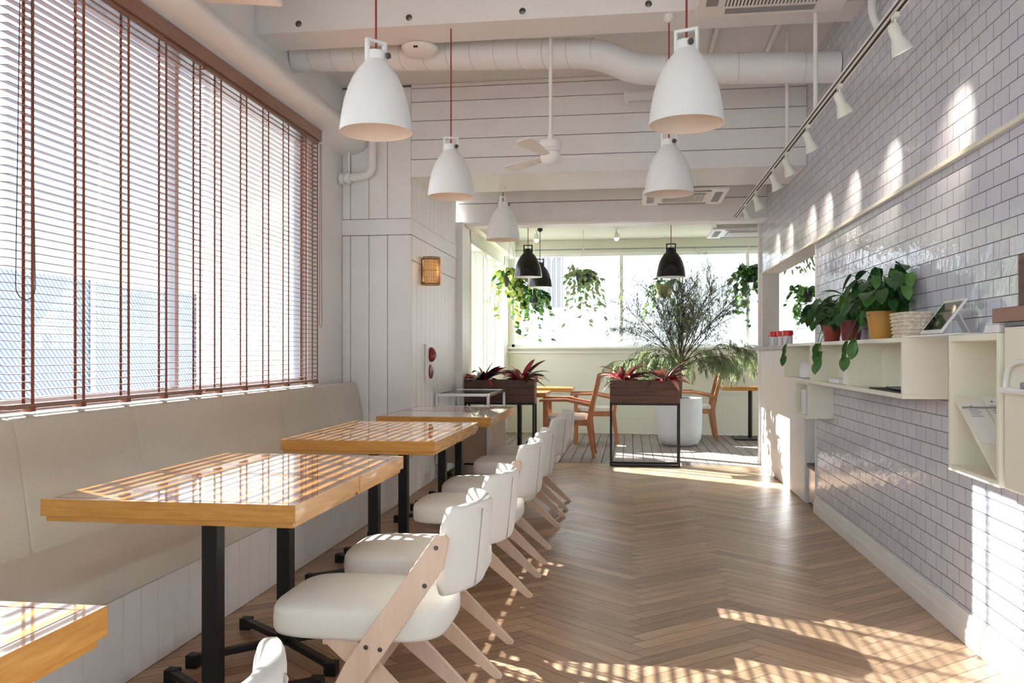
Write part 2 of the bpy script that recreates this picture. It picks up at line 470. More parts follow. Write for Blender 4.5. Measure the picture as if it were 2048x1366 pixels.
# ------------------------------------------------------------------ setting: column with painted boards
mb = MB().box((WX-.05, 7.185, 0), (-1.912, 9.10, 3.6), mi=1)
xe = [WX+.002, -2.452, -2.283, -2.114, -1.9]
for za, zb in ((0, 2.284), (2.426, 3.58)):
    for a, b in zip(xe, xe[1:]): mb.box((a+.0025, 7.17, za+.003), (b-.0025, 7.2, zb-.003), .002)
mb.box((WX, 7.164, 2.286), (-1.9, 7.2, 2.424), .003)
for za, zb in ((0, 2.06), (2.06, 2.284), (2.426, 3.2)):
    y = 7.202
    while y < 9.05:
        y2 = min(y+.166, 9.10); mb.box((-1.93, y+.002, za+.003), (-1.9, y2-.002, zb-.003), .002); y = y2
mb.box((-1.93, 7.17, 2.286), (-1.894, 9.1, 2.424), .003)
struct(mb.obj('wall_column', ['board', 'gap']))

# ------------------------------------------------------------------ setting: tiled right wall
TX = 1.44
mb = MB().box((TX, -2.64, 0), (TX+.18, 6.83, 4.0)).box((TX, 6.83, 2.13), (TX+.18, 9.7, 4.0))
struct(mb.obj('wall_right', 'tile', None, 0))
struct(MB().box((TX-.008, 6.822, .0), (TX+.185, 6.836, 2.12), .002).box((TX-.01, 6.822, 2.115), (TX+.19, 9.7, 2.132), .002).obj('trim_4', 'paint_warm'))
struct(MB().box((TX-.03, -2.5, 2.098), (TX, 6.83, 2.122), .006).obj('trim_5', 'cream_gloss'))
mb = MB()
mb.box((TX-.016, -2.5, 0), (TX, 6.835, .11), .003).box((TX-.022, -2.5, .0), (TX, 6.835, .075), .004).box((TX-.011, -2.5, .1), (TX, 6.835, .135), .004)
struct(mb.obj('baseboard_right', 'board'))
# white counter wall beyond the tiles
mb = MB().box((TX+.012, 7.26, 0), (TX+.18, 9.7, 1.275), mi=1)
for a, b in ((7.26, 7.9), (7.9, 8.75), (8.75, 9.7)): mb.box((TX, a+.002, .004), (TX+.03, b-.002, 1.275), .002)
mb.box((TX, 7.25, 0), (TX+.18, 7.272, 1.275))
struct(mb.obj('wall_counter', ['board', 'gap']))
struct(MB().box((TX, 9.52, 1.31), (TX+.18, 9.7, 2.14), .003).obj('wall_jamb', 'paint_warm'))
struct(MB().box((TX+.02, 6.84, .80), (TX+.16, 7.25, 1.02)).obj('wall_lintel', 'cream_gloss'))
o = MB().box((TX-.06, 7.08, 1.277), (TX+.26, 9.86, 1.31), .004).obj('serving_counter', 'counter')
tag(o, 'long grey counter slab on the white wall below the pass-through', 'counter')

# ------------------------------------------------------------------ setting: ceiling, beam, bulkhead, end opening
mb = MB().box((-2.67, -2.64, 3.92), (1.62, 5.7, 4.05)).box((-2.67, 5.7, 3.60), (1.62, 7.93, 4.05)).box((-2.0, 7.93, 3.03), (1.62, 9.7, 3.6))
struct(mb.obj('ceiling', 'paint_warm', None, 0))
mb = MB().box((WX, 5.43, 3.42), (TX, 5.76, 3.95), .004)
beam = struct(mb.obj('ceiling_beam', 'paint'))
for bx in (-2.222, -1.454, -.694, .117, .9):
    MB().lathe([(0, 0), (.011, 0), (.018, .004), (.022, .005), (.022, .008)], (bx, 5.424, 3.475), 14, axis=(0, 1, 0)).obj('bolt', 'steel_bolt', beam)
mb = MB().box((-1.9, 7.186, 2.80), (TX, 7.93, 3.62), mi=1)
ze = [2.79, 2.94, 3.11, 3.275, 3.441, 3.562, 3.6]
for a, b in zip(ze, ze[1:]): mb.box((-1.9, 7.17, a+.003), (TX-.002, 7.2, b-.003), .002)
mb.box((-1.9, 7.172, 2.788), (TX-.002, 7.93, 2.806), .002)
struct(mb.obj('ceiling_bulkhead', ['board', 'gap']))
mb = MB().box((-1.9, 9.21, 2.69), (TX, 9.5, 3.04), mi=1)
mb.box((-1.9, 9.2, 2.70), (TX, 9.22, 2.902), .002).box((-1.9, 9.2, 2.91), (TX, 9.22, 3.03), .002)
mb.box((-1.9, 9.185, 2.675), (TX, 9.24, 2.70), .004).box((-1.82, 9.24, 2.665), (TX, 9.5, 2.685), .003)
struct(mb.obj('wall_lintel_end', ['board', 'gap']))
struct(MB().box((-1.95, 9.10, 0), (-1.83, 9.5, 2.69), .003).obj('trim_6', 'board'))
struct(MB().box((TX-.02, 9.64, 0), (TX+.2, 9.72, 2.69), .003).obj('trim_7', 'board'))

# ------------------------------------------------------------------ setting: end room
mb = MB().box((-2.04, 9.5, 0), (-1.9, 9.95, 3.0)).box((-2.04, 12.7, 0), (-1.9, 13.2, 3.0)).box((-2.04, 9.9, 0), (-1.9, 12.75, .9)).box((-2.04, 9.9, 2.62), (-1.9, 12.75, 3.0))
mb.box((-1.9, 10.9, 0), (-1.87, 10.93, 2.6)).box((-1.9, 9.5, 2.72), (-1.78, 13.1, 3.0))
struct(mb.obj('wall_end_left', 'cream', None, 0))
window('window_4', 9.95, 12.7, .9, 2.62, -1.9, [10.85, 11.78], 'cream', .05, .19)
mb = MB().box((-2.04, 13.1, 0), (4.1, 13.24, 1.33)).box((-2.04, 13.1, 2.80), (4.1, 13.24, 3.1)).box((-2.04, 13.1, 1.33), (-1.85, 13.24, 2.8))
mb.box((-1.9, 13.085, .62), (4.1, 13.1, .65))
struct(mb.obj('wall_end', 'cream', None, 0))
struct(MB().box((-1.9, 13.0, 1.31), (4.0, 13.1, 1.335), .004).box((-1.9, 13.06, 1.24), (4, 13.1, 1.27), .004).obj('trim_8', 'white_gloss'))
r = bpy.data.objects.new('window_5', None); COL.objects.link(r); struct(r); r.location = (-1.85, 13.17, 1.33)
m = MB().box((0, -.03, 0), (5.85, .03, .05), .004).box((0, -.03, 1.42), (5.85, .03, 1.47), .004).box((0, -.03, 0), (.05, .03, 1.47), .004)
m.obj('window_frame', 'white_gloss', r)
for k in (1.72, 3.62, 5.4): MB().box((k-.025, -.03, .05), (k+.025, .03, 1.42), .004).obj('mullion', 'white_gloss', r)
MB().box((.05, -.003, .05), (5.85, .003, 1.42)).obj('pane', 'glass', r, 0)
mb = MB().box((4.0, 4.8, 0), (4.14, 13.24, 3.1)).box((1.62, 4.8, 0), (4.1, 4.94, 3.1))
struct(mb.obj('wall_service', 'paint', None, 0))
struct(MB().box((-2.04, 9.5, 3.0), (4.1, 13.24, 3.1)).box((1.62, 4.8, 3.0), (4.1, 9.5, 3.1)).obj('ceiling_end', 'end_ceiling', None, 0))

# ------------------------------------------------------------------ outside
struct(MB().box((-60, -40, -.4), (60, 80, -.15)).obj('ground_outside', 'asphalt', None, 0))
f = thing('mesh_fence', 'blue grey mesh fence outside behind the brown blinds', 'fence', (-5.2, 4.5, -.15))
MB().box((-.02, -3, 0), (.02, 5.1, 2.1)).obj('mesh_panel', 'fence', f, 0)
for k in range(5): MB().tube([(.04, -3+k*2, 0), (.04, -3+k*2, 2.15)], .03).obj('post', 'chrome', f)
h = thing('neighbour_house', 'pinkish house outside the far half of the blinds', 'building', (-20, 18, -.15))
MB().box((-4, -14, 0), (4, 8, 5.8)).obj('wall', 'outside_pink', h, 0)
MB().box((-4.3, -14.3, 5.8), (4.3, 8.3, 6.0)).obj('roof', 'outside_wall', h, 0)
h = thing('white_building', 'white building outside the end window with a barred window', 'building', (-6.2, 28, -.15))
MB().box((-9, 0, 0), (14, 6, 11)).obj('wall', 'outside_wall', h, 0)
g = MB().box((2.6, -.05, 2.9), (4.0, 0, 4.6)).obj('window', 'grey_slot', h, 0)
m = MB()
for k in range(9): m.box((2.6+k*.165, -.12, 2.9), (2.63+k*.165, -.08, 4.6))
m.box((2.5, -.14, 2.8), (4.1, -.06, 2.9)).box((2.5, -.14, 4.6), (4.1, -.06, 4.7)); m.obj('bar_grille', 'white_gloss', g, 0)

# ------------------------------------------------------------------ venetian blinds
BX = -2.44
def blind(label, y0, y1, ladders, lean):
    t = thing('venetian_blind', label, 'window blind', (BX, y0, 1.02), 0, 'brown venetian blinds on the long window')
    W = y1-y0; H = 1.93
    m = MB(); z = .045; a = math.radians(3)
    while z < H-.07:
        m.box((-.0178, .0, z-.0014), (.0178, W, z+.0014), rot=Euler((0, a, 0))); z += .033
    # slats: one stack
    m.obj('slat_panel', 'blind', t, 0)
    MB().box((-.022, 0, 1.86), (.026, W, 1.93), .003).obj('headrail', 'blind', t)
    br = MB().box((-.02, 0, 0), (.02, W, .022), .004).obj('bottom_rail', 'blind', t)
    for y in ladders:
        q = y-y0
        c = MB().box((.0195, q-.009, .02), (.022, q+.009, 1.87)).box((-.022, q-.009, .02), (-.0195, q+.009, 1.87))
        zz = .045
        while zz < H-.07:
            c.tube([(-.02, q, zz-.004), (.02, q, zz-.006)], .0012, 4); zz += .033
        c.obj('ladder_cord', 'cord_brown', t, 0)
        MB().box((-.024, q-.018, -.012), (.024, q+.018, .012), .004).obj('rail_clip', 'cord_brown', br)
    return t
b1 = blind('brown venetian blind nearer the camera, with the long dark cord loop', 2.995, 4.515, [3.129, 3.453, 3.793, 4.128, 4.481], 0)
b2 = blind('brown venetian blind at the far half of the window, beside the white boards', 4.545, 6.31, [4.728, 5.065, 5.394, 5.73, 6.058, 6.29], 0)
b3 = blind('brown venetian blind cut off by the left picture edge', 1.87, 2.915, [2.0, 2.35, 2.7], 0)
def loop(par, y, zt, zb, wdt, x, mat):
    pts = [(x, y-wdt*.25, zt)]
    for k in range(0, 13):
        a = PI + PI*k/12
        pts.append((x, y+wdt/2*math.cos(a)*1.0, zb+wdt*.5+math.sin(a)*wdt*.5))
    pts.append((x, y+wdt*.25, zt))
    MB().tube(pts, .0022, 6).obj('pull_cord', mat, par)
loop(b1, .05, 1.86, .44, .11, .055, 'cord_dark')
loop(b2, 1.752, 1.86, .43, .05, .045, 'cord_brown')
o = MB().box((BX+.0275, 1.8, 2.905), (BX+.045, 6.328, 2.99), .004).box((BX-.05, 6.316, 2.905), (BX+.04, 6.328, 2.99), .002).obj('blind_valance', 'blind')
tag(o, 'long brown wooden valance board above the venetian blinds', 'valance')

# ------------------------------------------------------------------ banquette
bq = thing('banquette', 'long cream upholstered bench under the blinds on white boards', 'bench', (-2.2, 4.0, 0))
seams = [-1.02, -.217, .677, 1.495, 2.35, 3.15]
y_edges = [-5.2, -4.4, -3.6, -2.7, -1.85] + seams
def back_prof():  # x,z of the cushion section, local x from -2.2
    return [(-.30, .42), (-.13, .42), (-.105, .46), (-.115, .55), (-.145, .75), (-.175, .92), (-.19, .975), (-.215, .993), (-.25, .985), (-.28, .95), (-.315, .6)]
for a, b in zip(y_edges, y_edges[1:]):
    P = back_prof(); loops = []
    for y, s_ in ((a+.001, .965), (a+.006, .985), (a+.02, 1), (b-.02, 1), (b-.006, .985), (b-.001, .965)):
        cxm, czm = -.22, .7
        loops.append([V((cxm+(px-cxm)*s_ if s_ < 1 else px, y, czm+(pz-czm)*(1-(1-s_)*.35))) for px, pz in P])
    MB().loft(loops).obj('back_cushion', 'banq', bq, 50)
sp = [(-.30, .335), (.315, .335), (.325, .345), (.328, .385), (.318, .42), (.29, .445), (.24, .458), (.0, .465), (-.30, .465)]
for a, b in zip([-5.2, -3.6, -2.0, -.35, 1.35], [-3.6, -2.0, -.35, 1.35, 3.15]):
    MB().prism([(p[0], a+.001, p[1]) for p in sp], (0, b-a-.002, 0)).obj('seat_cushion', 'banq', bq, 50)
mb = MB().box((-.32, -5.2, 0), (.298, 3.165, .334), mi=1)
y = -5.2
while y < 3.1:
    y2 = min(y+.118, 3.165); mb.box((.29, y+.0012, .002), (.311, y2-.0012, .333), .0015); y = y2
mb.obj('base', ['board', 'gap'], bq)

# ------------------------------------------------------------------ cafe tables
def table_proto():
    t = thing('cafe_table', '', 'table', (0, 0, 0), 0, 'varnished orange wood tables along the bench')
    W, D = .425, .306
    tp = MB().box((-W, -D, .73), (W, D, .785), .002, mi=0)
    for f_ in tp.bm.faces:
        f_.normal_update(); f_.material_index = 0 if f_.normal.z > .9 else 1
    top = tp.obj('table_top', ['table_top', 'table_edge'], t, 30)
    MB().box((-W+.012, -D+.012, .712), (W-.012, D-.012, .731), .002).obj('under_frame', 'table_edge', t)
    m = MB(); e = .008   # fine dark inlay around the top
    for lo, hi in (((-W+.03, -D+.03), (W-.03, -D+.033)), ((-W+.03, D-.033), (W-.03, D-.03)), ((-W+.03, -D+.03), (-W+.033, D-.03)), ((W-.033, -D+.03), (W-.03, D-.03))):
        m.box((lo[0], lo[1], .7845), (hi[0], hi[1], .7854))
    m.obj('inlay_line', 'brown_wood', top, 0)
    MB().box((-.029, -.029, .03), (.029, .029, .714), .004).obj('post', 'black', t)
    m = MB()
    for sx in (1, -1):
        for sy in (1, -1):
            m.bar((0, 0, .045), (sx*.29, sy*.235, .036), .034, .026, bev=.003)
    m.obj('cross_base', 'black', t)
    for sx in (1, -1):
        for sy in (1, -1): MB().box((sx*.285-.024, sy*.232-.024, 0), (sx*.285+.024, sy*.232+.024, .052), .003).obj('foot', 'black', t)
    return t
TP = table_proto()
tabs = [(-1.375, 1.12, 'orange wooden table cut off at the lower left corner of the photo'),
        (-1.432, 2.742, 'largest wooden table whose front edge faces us, second chair pulled up to it'),
        (-1.432, 3.362, 'wooden table joined behind the largest front table'),
        (-1.428, 4.585, 'front table of the middle wooden pair, striped with sunlight'),
        (-1.428, 5.205, 'rear table of the middle wooden pair, striped with sunlight'),
        (-1.41, 6.24, 'front table of the farthest wooden pair by the white column'),
        (-1.41, 6.86, 'rear table of the farthest wooden pair, before the steel trolley')]
for i, (x, y, lb) in enumerate(tabs):
    o = TP if i == 0 else dup(TP, (0, 0, 0)); o.location = (x, y, 0); o['label'] = lb

# ------------------------------------------------------------------ upholstered chairs
def chair_proto():
    t = thing('dining_chair', '', 'chair', (0, 0, 0), 0, 'cream padded chairs with crossed beech legs')
    a, b = .285, .225; e = 4.4; cx = (-.055, 0)
    lv = [(.364, .06), (.362, .02), (.367, .006), (.38, .001), (.41, 0), (.438, .002), (.452, .009), (.461, .024), (.467, .055), (.471, .10), (.474, .17)]
    MB().loft([superloop(a-i, b-i, z+(.012 if False else 0), e, 48, cx) for z, i in lv]).obj('seat', 'fabric', t, 60)
    # curved padded back: grid around a rounded slab
    loops = []; hw = .212; n = 20
    def xc(y, z): return .305 - 2.1*y*y + (z-.5)*.10
    rows = []
    prof = []
    K = 24
    for k in range(K):       # rounded rectangular section in (s: across thickness, z)
        th = 2*PI*k/K; ct, st = math.cos(th), math.sin(th)
        prof.append((.026*math.copysign(abs(ct)**.6, ct), .137*math.copysign(abs(st)**(.35), st)))
    for j in range(n+1):
        u = -1+2*j/n
        edge = max(0, (abs(u)-.86)/.14); sh = math.sqrt(max(0, 1-edge*edge)); 
        y = hw*u; zs = .62+.38*sh if True else 1; ts = max(.12, sh)
        nx = V((1, 4.2*y, 0)).normalized()
        L = []
        for ds, dz in prof:
            z = .642+dz*zs
            L.append(V((xc(y, z), y, z)) + nx*ds*ts)
        loops.append(L)
    MB().loft(loops).obj('backrest', 'fabric', t, 60)
    for yy in (-.085, .085):
        m = MB(); pts = []
        for k in range(13):
            z = .515+.245*k/12; nx = V((1, 4.2*yy, 0)).normalized()
            pts.append(V((xc(yy, z), yy, z)) + nx*.0262)
        m.tube(pts, .0022, 5)
        m.obj('seam', 'piping', t)
    for s_ in (-1, 1):
        y = s_*.232
        # long plank: front foot up to the backrest
        f0, f1 = V((-.195, 0, 0)), V((.23, 0, .70))
        pts = [(-.212, y-.011, 0), (-.178, y-.011, 0), (.02, y-.011, .275), (.245, y-.011, .60), (.262, y-.011, .69), (.25, y-.011, .705), (.22, y-.011, .70), (-.062, y-.011, .30)]
        lg = MB().prism(pts, (0, .022, 0), .003).obj('leg', 'beech', t)
        for bx, bz in ((.225, .665), (.19, .55), (.008, .357), (.052, .352)):
            MB().lathe([(0, .004), (.006, .004), (.0075, .001), (.0075, -.002)], (bx, y+s_*.0112, bz), 12, axis=(0, s_, 0)).obj('bolt', 'steel_bolt', lg)
        y = s_*.19
        pts = [(-.165, y-.011, .375), (-.05, y-.011, .375), (.10, y-.011, .225), (.312, y-.011, .012), (.308, y-.011, 0), (.282, y-.011, 0), (.03, y-.011, .20)]
        MB().prism(pts, (0, .022, 0), .003).obj('leg', 'beech', t)
    MB().box((-.15, -.19, .34), (-.09, .19, .365), .003).obj('seat_rail', 'beech', t)
    return t
CP = chair_proto()
chairs = [(1.20, 'cream chair of which only the top of the backrest shows at the bottom edge'),
          (2.70, 'nearest fully visible cream chair, its long beech leg and bolts facing us'),
          (3.37, 'second cream chair from the front, sun patches on its seat'),
          (4.45, 'third cream chair from the front, at the middle table pair'),
          (5.12, 'fourth cream chair from the front, at the middle table pair'),
          (6.18, 'fifth cream chair, second to last at the far table pair'),
          (6.85, 'farthest cream chair of the row beside the bench tables')]
for i, (y, lb) in enumerate(chairs):
    o = CP if i == 0 else dup(CP, (0, 0, 0)); o.location = (-.80 if i else -.87, y if i else 1.17, 0); o['label'] = lb
    o.rotation_euler = (0, 0, [-.12, 0, .02, -.015, .02, -.02, .015][i])

# ------------------------------------------------------------------ pendant lamps
def pendant(name, label, cat, group, shade, inner, cordm, ceil_dz, lit):
    t = thing(name, label, cat, (0, 0, 0), 0, group)
    H = .30; R = .1575
    out = [(.042, H+.05), (.044, H+.045), (.044, H+.012), (.056, H-.004), (.080, H-.032), (.103, H-.070), (.121, H-.112), (.135, H-.158), (.145, H-.205), (.152, H-.252), (.156, H-.288), (R, .003), (R, 0.0)]
    inn = [(R-.004, 0.001), (.152, .03), (.144, .085), (.132, .14), (.115, .19), (.094, .232), (.066, .262), (0, .28)]
    sh = MB().lathe([(0, H+.047)]+out, n=48).obj('lamp_shade', shade, t, 35)
    MB().lathe([(R, 0)]+inn, n=48).obj('inner_reflector', inner, t, 50)
    m = MB().box((-.052, -.011, H-.01), (-.038, .011, H+.098), .003).box((.038, -.011, H-.01), (.052, .011, H+.098), .003).box((-.052, -.011, H+.088), (.052, .011, H+.102), .003)
    m.obj('bracket', shade, t)
    MB().lathe([(0, .012), (.012, .012), (.014, 0)], (.03, -.042, H+.03), 14, axis=(.5, -1, 0)).obj('screw_knob', 'steel_bolt', t)
    MB().tube([(0, 0, H+.04), (0, 0, ceil_dz-.02)], .0045, 8).obj('cord', cordm, t)
    MB().lathe([(0, 0), (.03, 0), (.035, -.03), (.012, -.05), (0, -.05)], (0, 0, ceil_dz), 20).obj('ceiling_rose', 'plastic' if cordm != 'cord_dark' else 'black', t)
    MB().lathe([(0, .0), (.02, .008), (.03, .03), (.028, .055), (.015, .09), (.014, .12), (0, .12)], (0, 0, .12), 20).obj('bulb', 'shade_in', t)
    return t
pl = [(-1.093, 3.532, 2.205, 3.92, 'large white pendant lamp hanging over the front table'),
      (-1.188, 5.518, 2.292, 3.60, 'white pendant lamp over the middle pair of tables'),
      (-1.165, 7.695, 2.292, 2.788, 'small distant white pendant lamp before the end opening'),
      (.235, 3.596, 2.207, 3.92, 'large white pendant lamp hanging over the aisle near the air conditioner'),
      (.248, 5.488, 2.268, 3.42, 'second white pendant lamp over the aisle, lower and farther')]
for i, (x, y, z, cz, lb) in enumerate(pl):
    o = pendant('pendant_lamp', lb, 'pendant lamp', 'white pendant lamps', 'shade', 'shade_in', 'cord_red', cz-z, True); o.location = (x, y, z)
    o.rotation_euler = (0, 0, [.9, .3, 1.2, -.35, 0][i])
bl = [(-1.259, 10.4, 2.19, 3.0, 'black pendant lamp in front of its twin, left of the end room'),
      (-1.258, 11.8, 2.17, 3.0, 'black pendant lamp half hidden behind another black one'),
      (.485, 10.2, 2.15, 3.0, 'black pendant lamp alone above the feathery shrub')]
for i, (x, y, z, cz, lb) in enumerate(bl):
    o = pendant('black_pendant_lamp', lb, 'pendant lamp', 'black pendant lamps in the end room', 'black_gloss', 'shade', 'cord_red' if i != 1 else 'cord_dark', cz-z, False); o.location = (x, y, z)
    o.scale = (1.12, 1.12, 1.0)

# ------------------------------------------------------------------ ceiling fan
t = thing('ceiling_fan', 'white ceiling fan on a long rod before the white boards', 'ceiling fan', (-.55, 5.86, 2.56))
MB().tube([(0, 0, .2), (0, 0, 1.02)], .013, 12).obj('rod', 'plastic', t)
MB().lathe([(0, 1.04), (.05, 1.04), (.055, .98), (.02, .95), (0, .95)]).obj('ceiling_rose', 'plastic', t)
MB().lathe([(0, .215), (.02, .215), (.025, .18), (.072, .17), (.082, .155), (.082, .118), (.07, .105), (.07, .095), (.062, .09)]).obj('motor', 'plastic', t)
MB().lathe([(.062, .09), (.072, .085), (.072, .04), (.055, .015), (.03, .0), (0, -.004)]).obj('motor_cap', 'plastic', t)
for k in range(3):
    a = 2*PI*k/3 + .25; c, s_ = math.cos(a), math.sin(a)
    R = Matrix.Rotation(a, 3, 'Z') @ Matrix.Rotation(math.radians(12), 3, 'X')
    P = [(.07, -.02), (.12, -.035), (.46, -.058), (.50, -.045), (.51, 0), (.50, .045), (.46, .055), (.12, .03), (.07, .02)]
    MB().prism([R @ V((p[0], p[1], -.003)) + V((0, 0, .062)) for p in P], R @ V((0, 0, .006))).obj('blade', 'plastic', t)

# ------------------------------------------------------------------ duct and pipes
def arc_path(pts, r=.12, n=7):
    pts = [V(p) for p in pts]; out = [pts[0]]
    for a, b, c in zip(pts, pts[1:], pts[2:]):
        d1 = (a-b).normalized(); d2 = (c-b).normalized()
        p, q = b+d1*r, b+d2*r
        for k in range(n+1):
            u = k/n; out.append(p*(1-u)**2 + b*2*u*(1-u) + q*u*u)
    out.append(pts[-1]); return out
t = thing('air_duct', 'fat white spiral duct across the ceiling behind the beam', 'duct', (0, 6.08, 0))
path = arc_path([(WX+.01, 0, 3.487), (-.22, 0, 3.405), (.04, .02, 3.28), (1.435, .02, 3.235)], .13)
MB().tube(path, .107, 28).obj('tube', 'paint', t, 50)
for k in range(13):
    m = MB(); x = -2.35+k*.175
    z = 3.487-.082*(x-WX)/2.3
    pts = [(x+.03*math.cos(a)+.0,   .1082*math.cos(a), z+  .1082*math.sin(a)) for a in [2*PI*j/24 for j in range(25)]]
    m.tube(pts, .002, 4, False); m.obj('seam_ring', 'seam_light', t)
for x in (.25, .75, 1.2):
    m = MB()
    pts = [(x, .02+  .1082*math.cos(a), 3.28-.032*(x-.04)+  .1082*math.sin(a)) for a in [2*PI*j/24 for j in range(25)]]
    m.tube(pts, .002, 4, False); m.obj('seam_ring', 'seam_light', t)
def pipe(name, label, pts, r, rr=.08, mat='paint', bands=()):
    t = thing(name, label, 'pipe', pts[0])
    o0 = V(pts[0]); P = arc_path([V(p)-o0 for p in pts], rr)
    MB().tube(P, r, 16).obj('tube', mat, t, 50)
    for bnd in bands:
        b = V(bnd[0])-o0; MB().lathe([(0, -.02), (r*1.35, -.02), (r*1.35, .02), (0, .02)], b, 18, axis=bnd[1]).obj('collar', mat, t)
    return t
pipe('drain_pipe', 'thick white pipe elbow on the boarded column below the soffit', [(-2.225, 7.09, 3.10), (-2.225, 7.09, 2.80), (WX+.004, 7.09, 2.77)], .036, .09, bands=[((-2.44, 7.09, 2.778), (1, 0, 0)), ((WX+.03, 7.09, 2.772), (1, 0, 0))])
pipe('valve_pipe', 'thin white valve stem standing on the pipe elbow', [(-2.44, 7.09, 2.83), (-2.44, 7.09, 3.0)], .010, .01, bands=[((-2.44, 7.09, 2.93), (0, 0, 1))])
pipe('sprinkler_pipe', 'short white capped pipe under the duct on the boards', [(-.05, 7.03, 3.37), (.36, 7.03, 3.39)], .045, .02, bands=[((-.03, 7.03, 3.37), (1, 0, 0))])
pipe('conduit_pipe', 'white vertical conduit beside the tiled wall near the beam', [(1.385, 5.1, 3.92), (1.385, 5.1, 3.2), (1.43, 5.1, 3.1)], .022, .06)
pipe('ceiling_conduit', 'white conduit running along the ceiling behind the second lamp', [(.62, 5.77, 3.575), (.62, 7.16, 3.575)], .016, .01)
pipe('ceiling_conduit', 'white conduit on the ceiling nearest the tiled wall', [(1.05, 5.77, 3.575), (1.05, 7.16, 3.575)], .02, .01)

# ------------------------------------------------------------------ sensor, air conditioners
t = thing('smoke_detector', 'round white smoke detector under the beam, beside a lamp cord', 'smoke detector', (-1.48, 5.82, 3.36))
MB().lathe([(0, 0), (.07, .004), (.115, .02), (.13, .045), (.13, .055), (.10, .06), (.04, .07), (.03, .239), (0, .239)]).obj('body', 'plastic', t)
MB().box((-.015, -.12, .018), (.015, -.10, .03)).obj('sensor_eye', 'dark_slot', t)

def cassette(name, label, lo, hi, body, grille, grid=True, slots='xy'):
    cx, cy_ = (lo[0]+hi[0])/2, (lo[1]+hi[1])/2; z = lo[2]
    t = thing(name, label, 'air conditioner', (cx, cy_, z)); a, b = (hi[0]-lo[0])/2, (hi[1]-lo[1])/2
    MB().box((-a*.88, -b*.88, .028), (a*.88, b*.88, body), .004).obj('housing', 'plastic', t)
    MB().box((-a, -b, .006), (a, b, .03), .008).obj('panel', 'plastic', t)
    gx, gy = a*grille, b*grille
    m = MB().box((-gx, -gy, .001), (gx, gy, .004), mi=1); n = 26
    for k in range(n):
        x = -gx+2*gx*(k+.5)/n; m.box((x-gx/n*.55, -gy, -.006), (x+gx/n*.55, gy, .003))
    m.obj('intake_grille', ['plastic', 'dark_slot'], t, 0)
    for sx, sy in ((1, 0), (-1, 0), (0, 1), (0, -1)):
        if sx: lo_, hi_ = (sx*a*.80-.035, -b*.6, .0015), (sx*a*.80+.035, b*.6, .0075)
        else: lo_, hi_ = (-a*.6, sy*b*.80-.035, .0015), (a*.6, sy*b*.80+.035, .0075)
        MB().box(lo_, hi_, .001).obj('louver', 'grey_slot', t)
    return t
cassette('air_conditioner', 'large white ceiling cassette at the top edge above the aisle lamp', (.40, 4.45, 3.335), (1.28, 5.37, 3.45), .58, .62)
cassette('air_conditioner', 'white ceiling cassette below the boards, behind the second aisle lamp', (.12, 8.0, 2.765), (.92, 8.82, 2.8), .264, .5)
cassette('air_conditioner', 'white ceiling cassette in the end room near the partition', (.98, 10.3, 2.715), (1.8, 11.1, 2.75), .28, .5)
t = thing('ceiling_unit', 'white flat ceiling unit cut off by the top edge above the blinds', 'air conditioner', (-2.11, 4.0, 3.14))
MB().box((-.27, -.35, -.012), (.27, .28, .02), .006, rot=Euler((0, .11, 0))).obj('panel', 'plastic', t)
MB().box((-.2, -.3, .03), (.2, .22, .775), .006).obj('housing', 'plastic', t)
MB().box((-.02, -.2, -.012), (.16, .14, -.002), rot=Euler((0, .11, 0))).obj('vent_slot', 'grey_slot', t)
t = thing('lamp_socket', 'white adapter block on the beam beside the air conditioner', 'socket', (.235, 5.41, 3.56))
MB().box((-.13, -.02, -.06), (-.04, .018, .1), .004).obj('cover', 'plastic', t)

# ------------------------------------------------------------------ track lights
t = thing('light_track', 'long white ceiling track rail running beside the tiled wall', 'track', (1.115, 6.2, 2.70))
MB().box((-.018, -6.0, -.015), (.018, 3.0, .02), .003).obj('rail', 'plastic', t)
MB().box((-.0195, -6.0, -.012), (-.0175, 3.0, .0)).box((-.006, -6.0, -.0165), (.006, 3.0, -.0145)).obj('slot', 'dark_slot', t, 0)
for y, zt in ((-.80, .9), (.15, .9)):
    MB().tube([(.02, y, .01), (.02, y, zt if y > -.4 else 1.22)], .013, 10).obj('hanger_rod', 'plastic', t)
spot_y = [3.74, 4.69, 5.50, 6.23, 6.77, 7.69, 8.35]
lbl = ['nearest pale spotlight on the rail, at the top right', 'second pale spotlight from the front on the rail', 'third pale spotlight on the rail, before the white boards', 'fourth pale spotlight on the rail', 'fifth pale spotlight on the rail', 'sixth pale spotlight on the rail, near the opening', 'farthest pale spotlight on the rail, by the end opening']
def spot_proto():
    t = thing('track_spotlight', '', 'spotlight', (0, 0, 0), 0, 'pale spotlights on the ceiling rail')
    ax = V((.42, .12, -.9)).normalized()
    MB().box((-.017, -.04, -.03), (.017, .04, 0), .004).obj('adapter', 'spot_paint', t)
    MB().tube([(0, 0, -.03), (0, 0, -.10)], .008, 10).obj('stem', 'spot_paint', t)
    c = V((.0, 0, -.11))
    MB().lathe([(0, -.06), (.03, -.055), (.037, -.03), (.037, .03), (.045, .05), (.062, .09), (.068, .12), (.064, .12), (.05, .085), (.0, .075)], c, 24, axis=ax).obj('lamp_head', 'spot_paint', t, 40)
    MB().lathe([(0, .088), (.03, .086), (.046, .08)], c, 20, axis=ax).obj('bulb', 'bulb', t)
    return t
SPT = spot_proto()
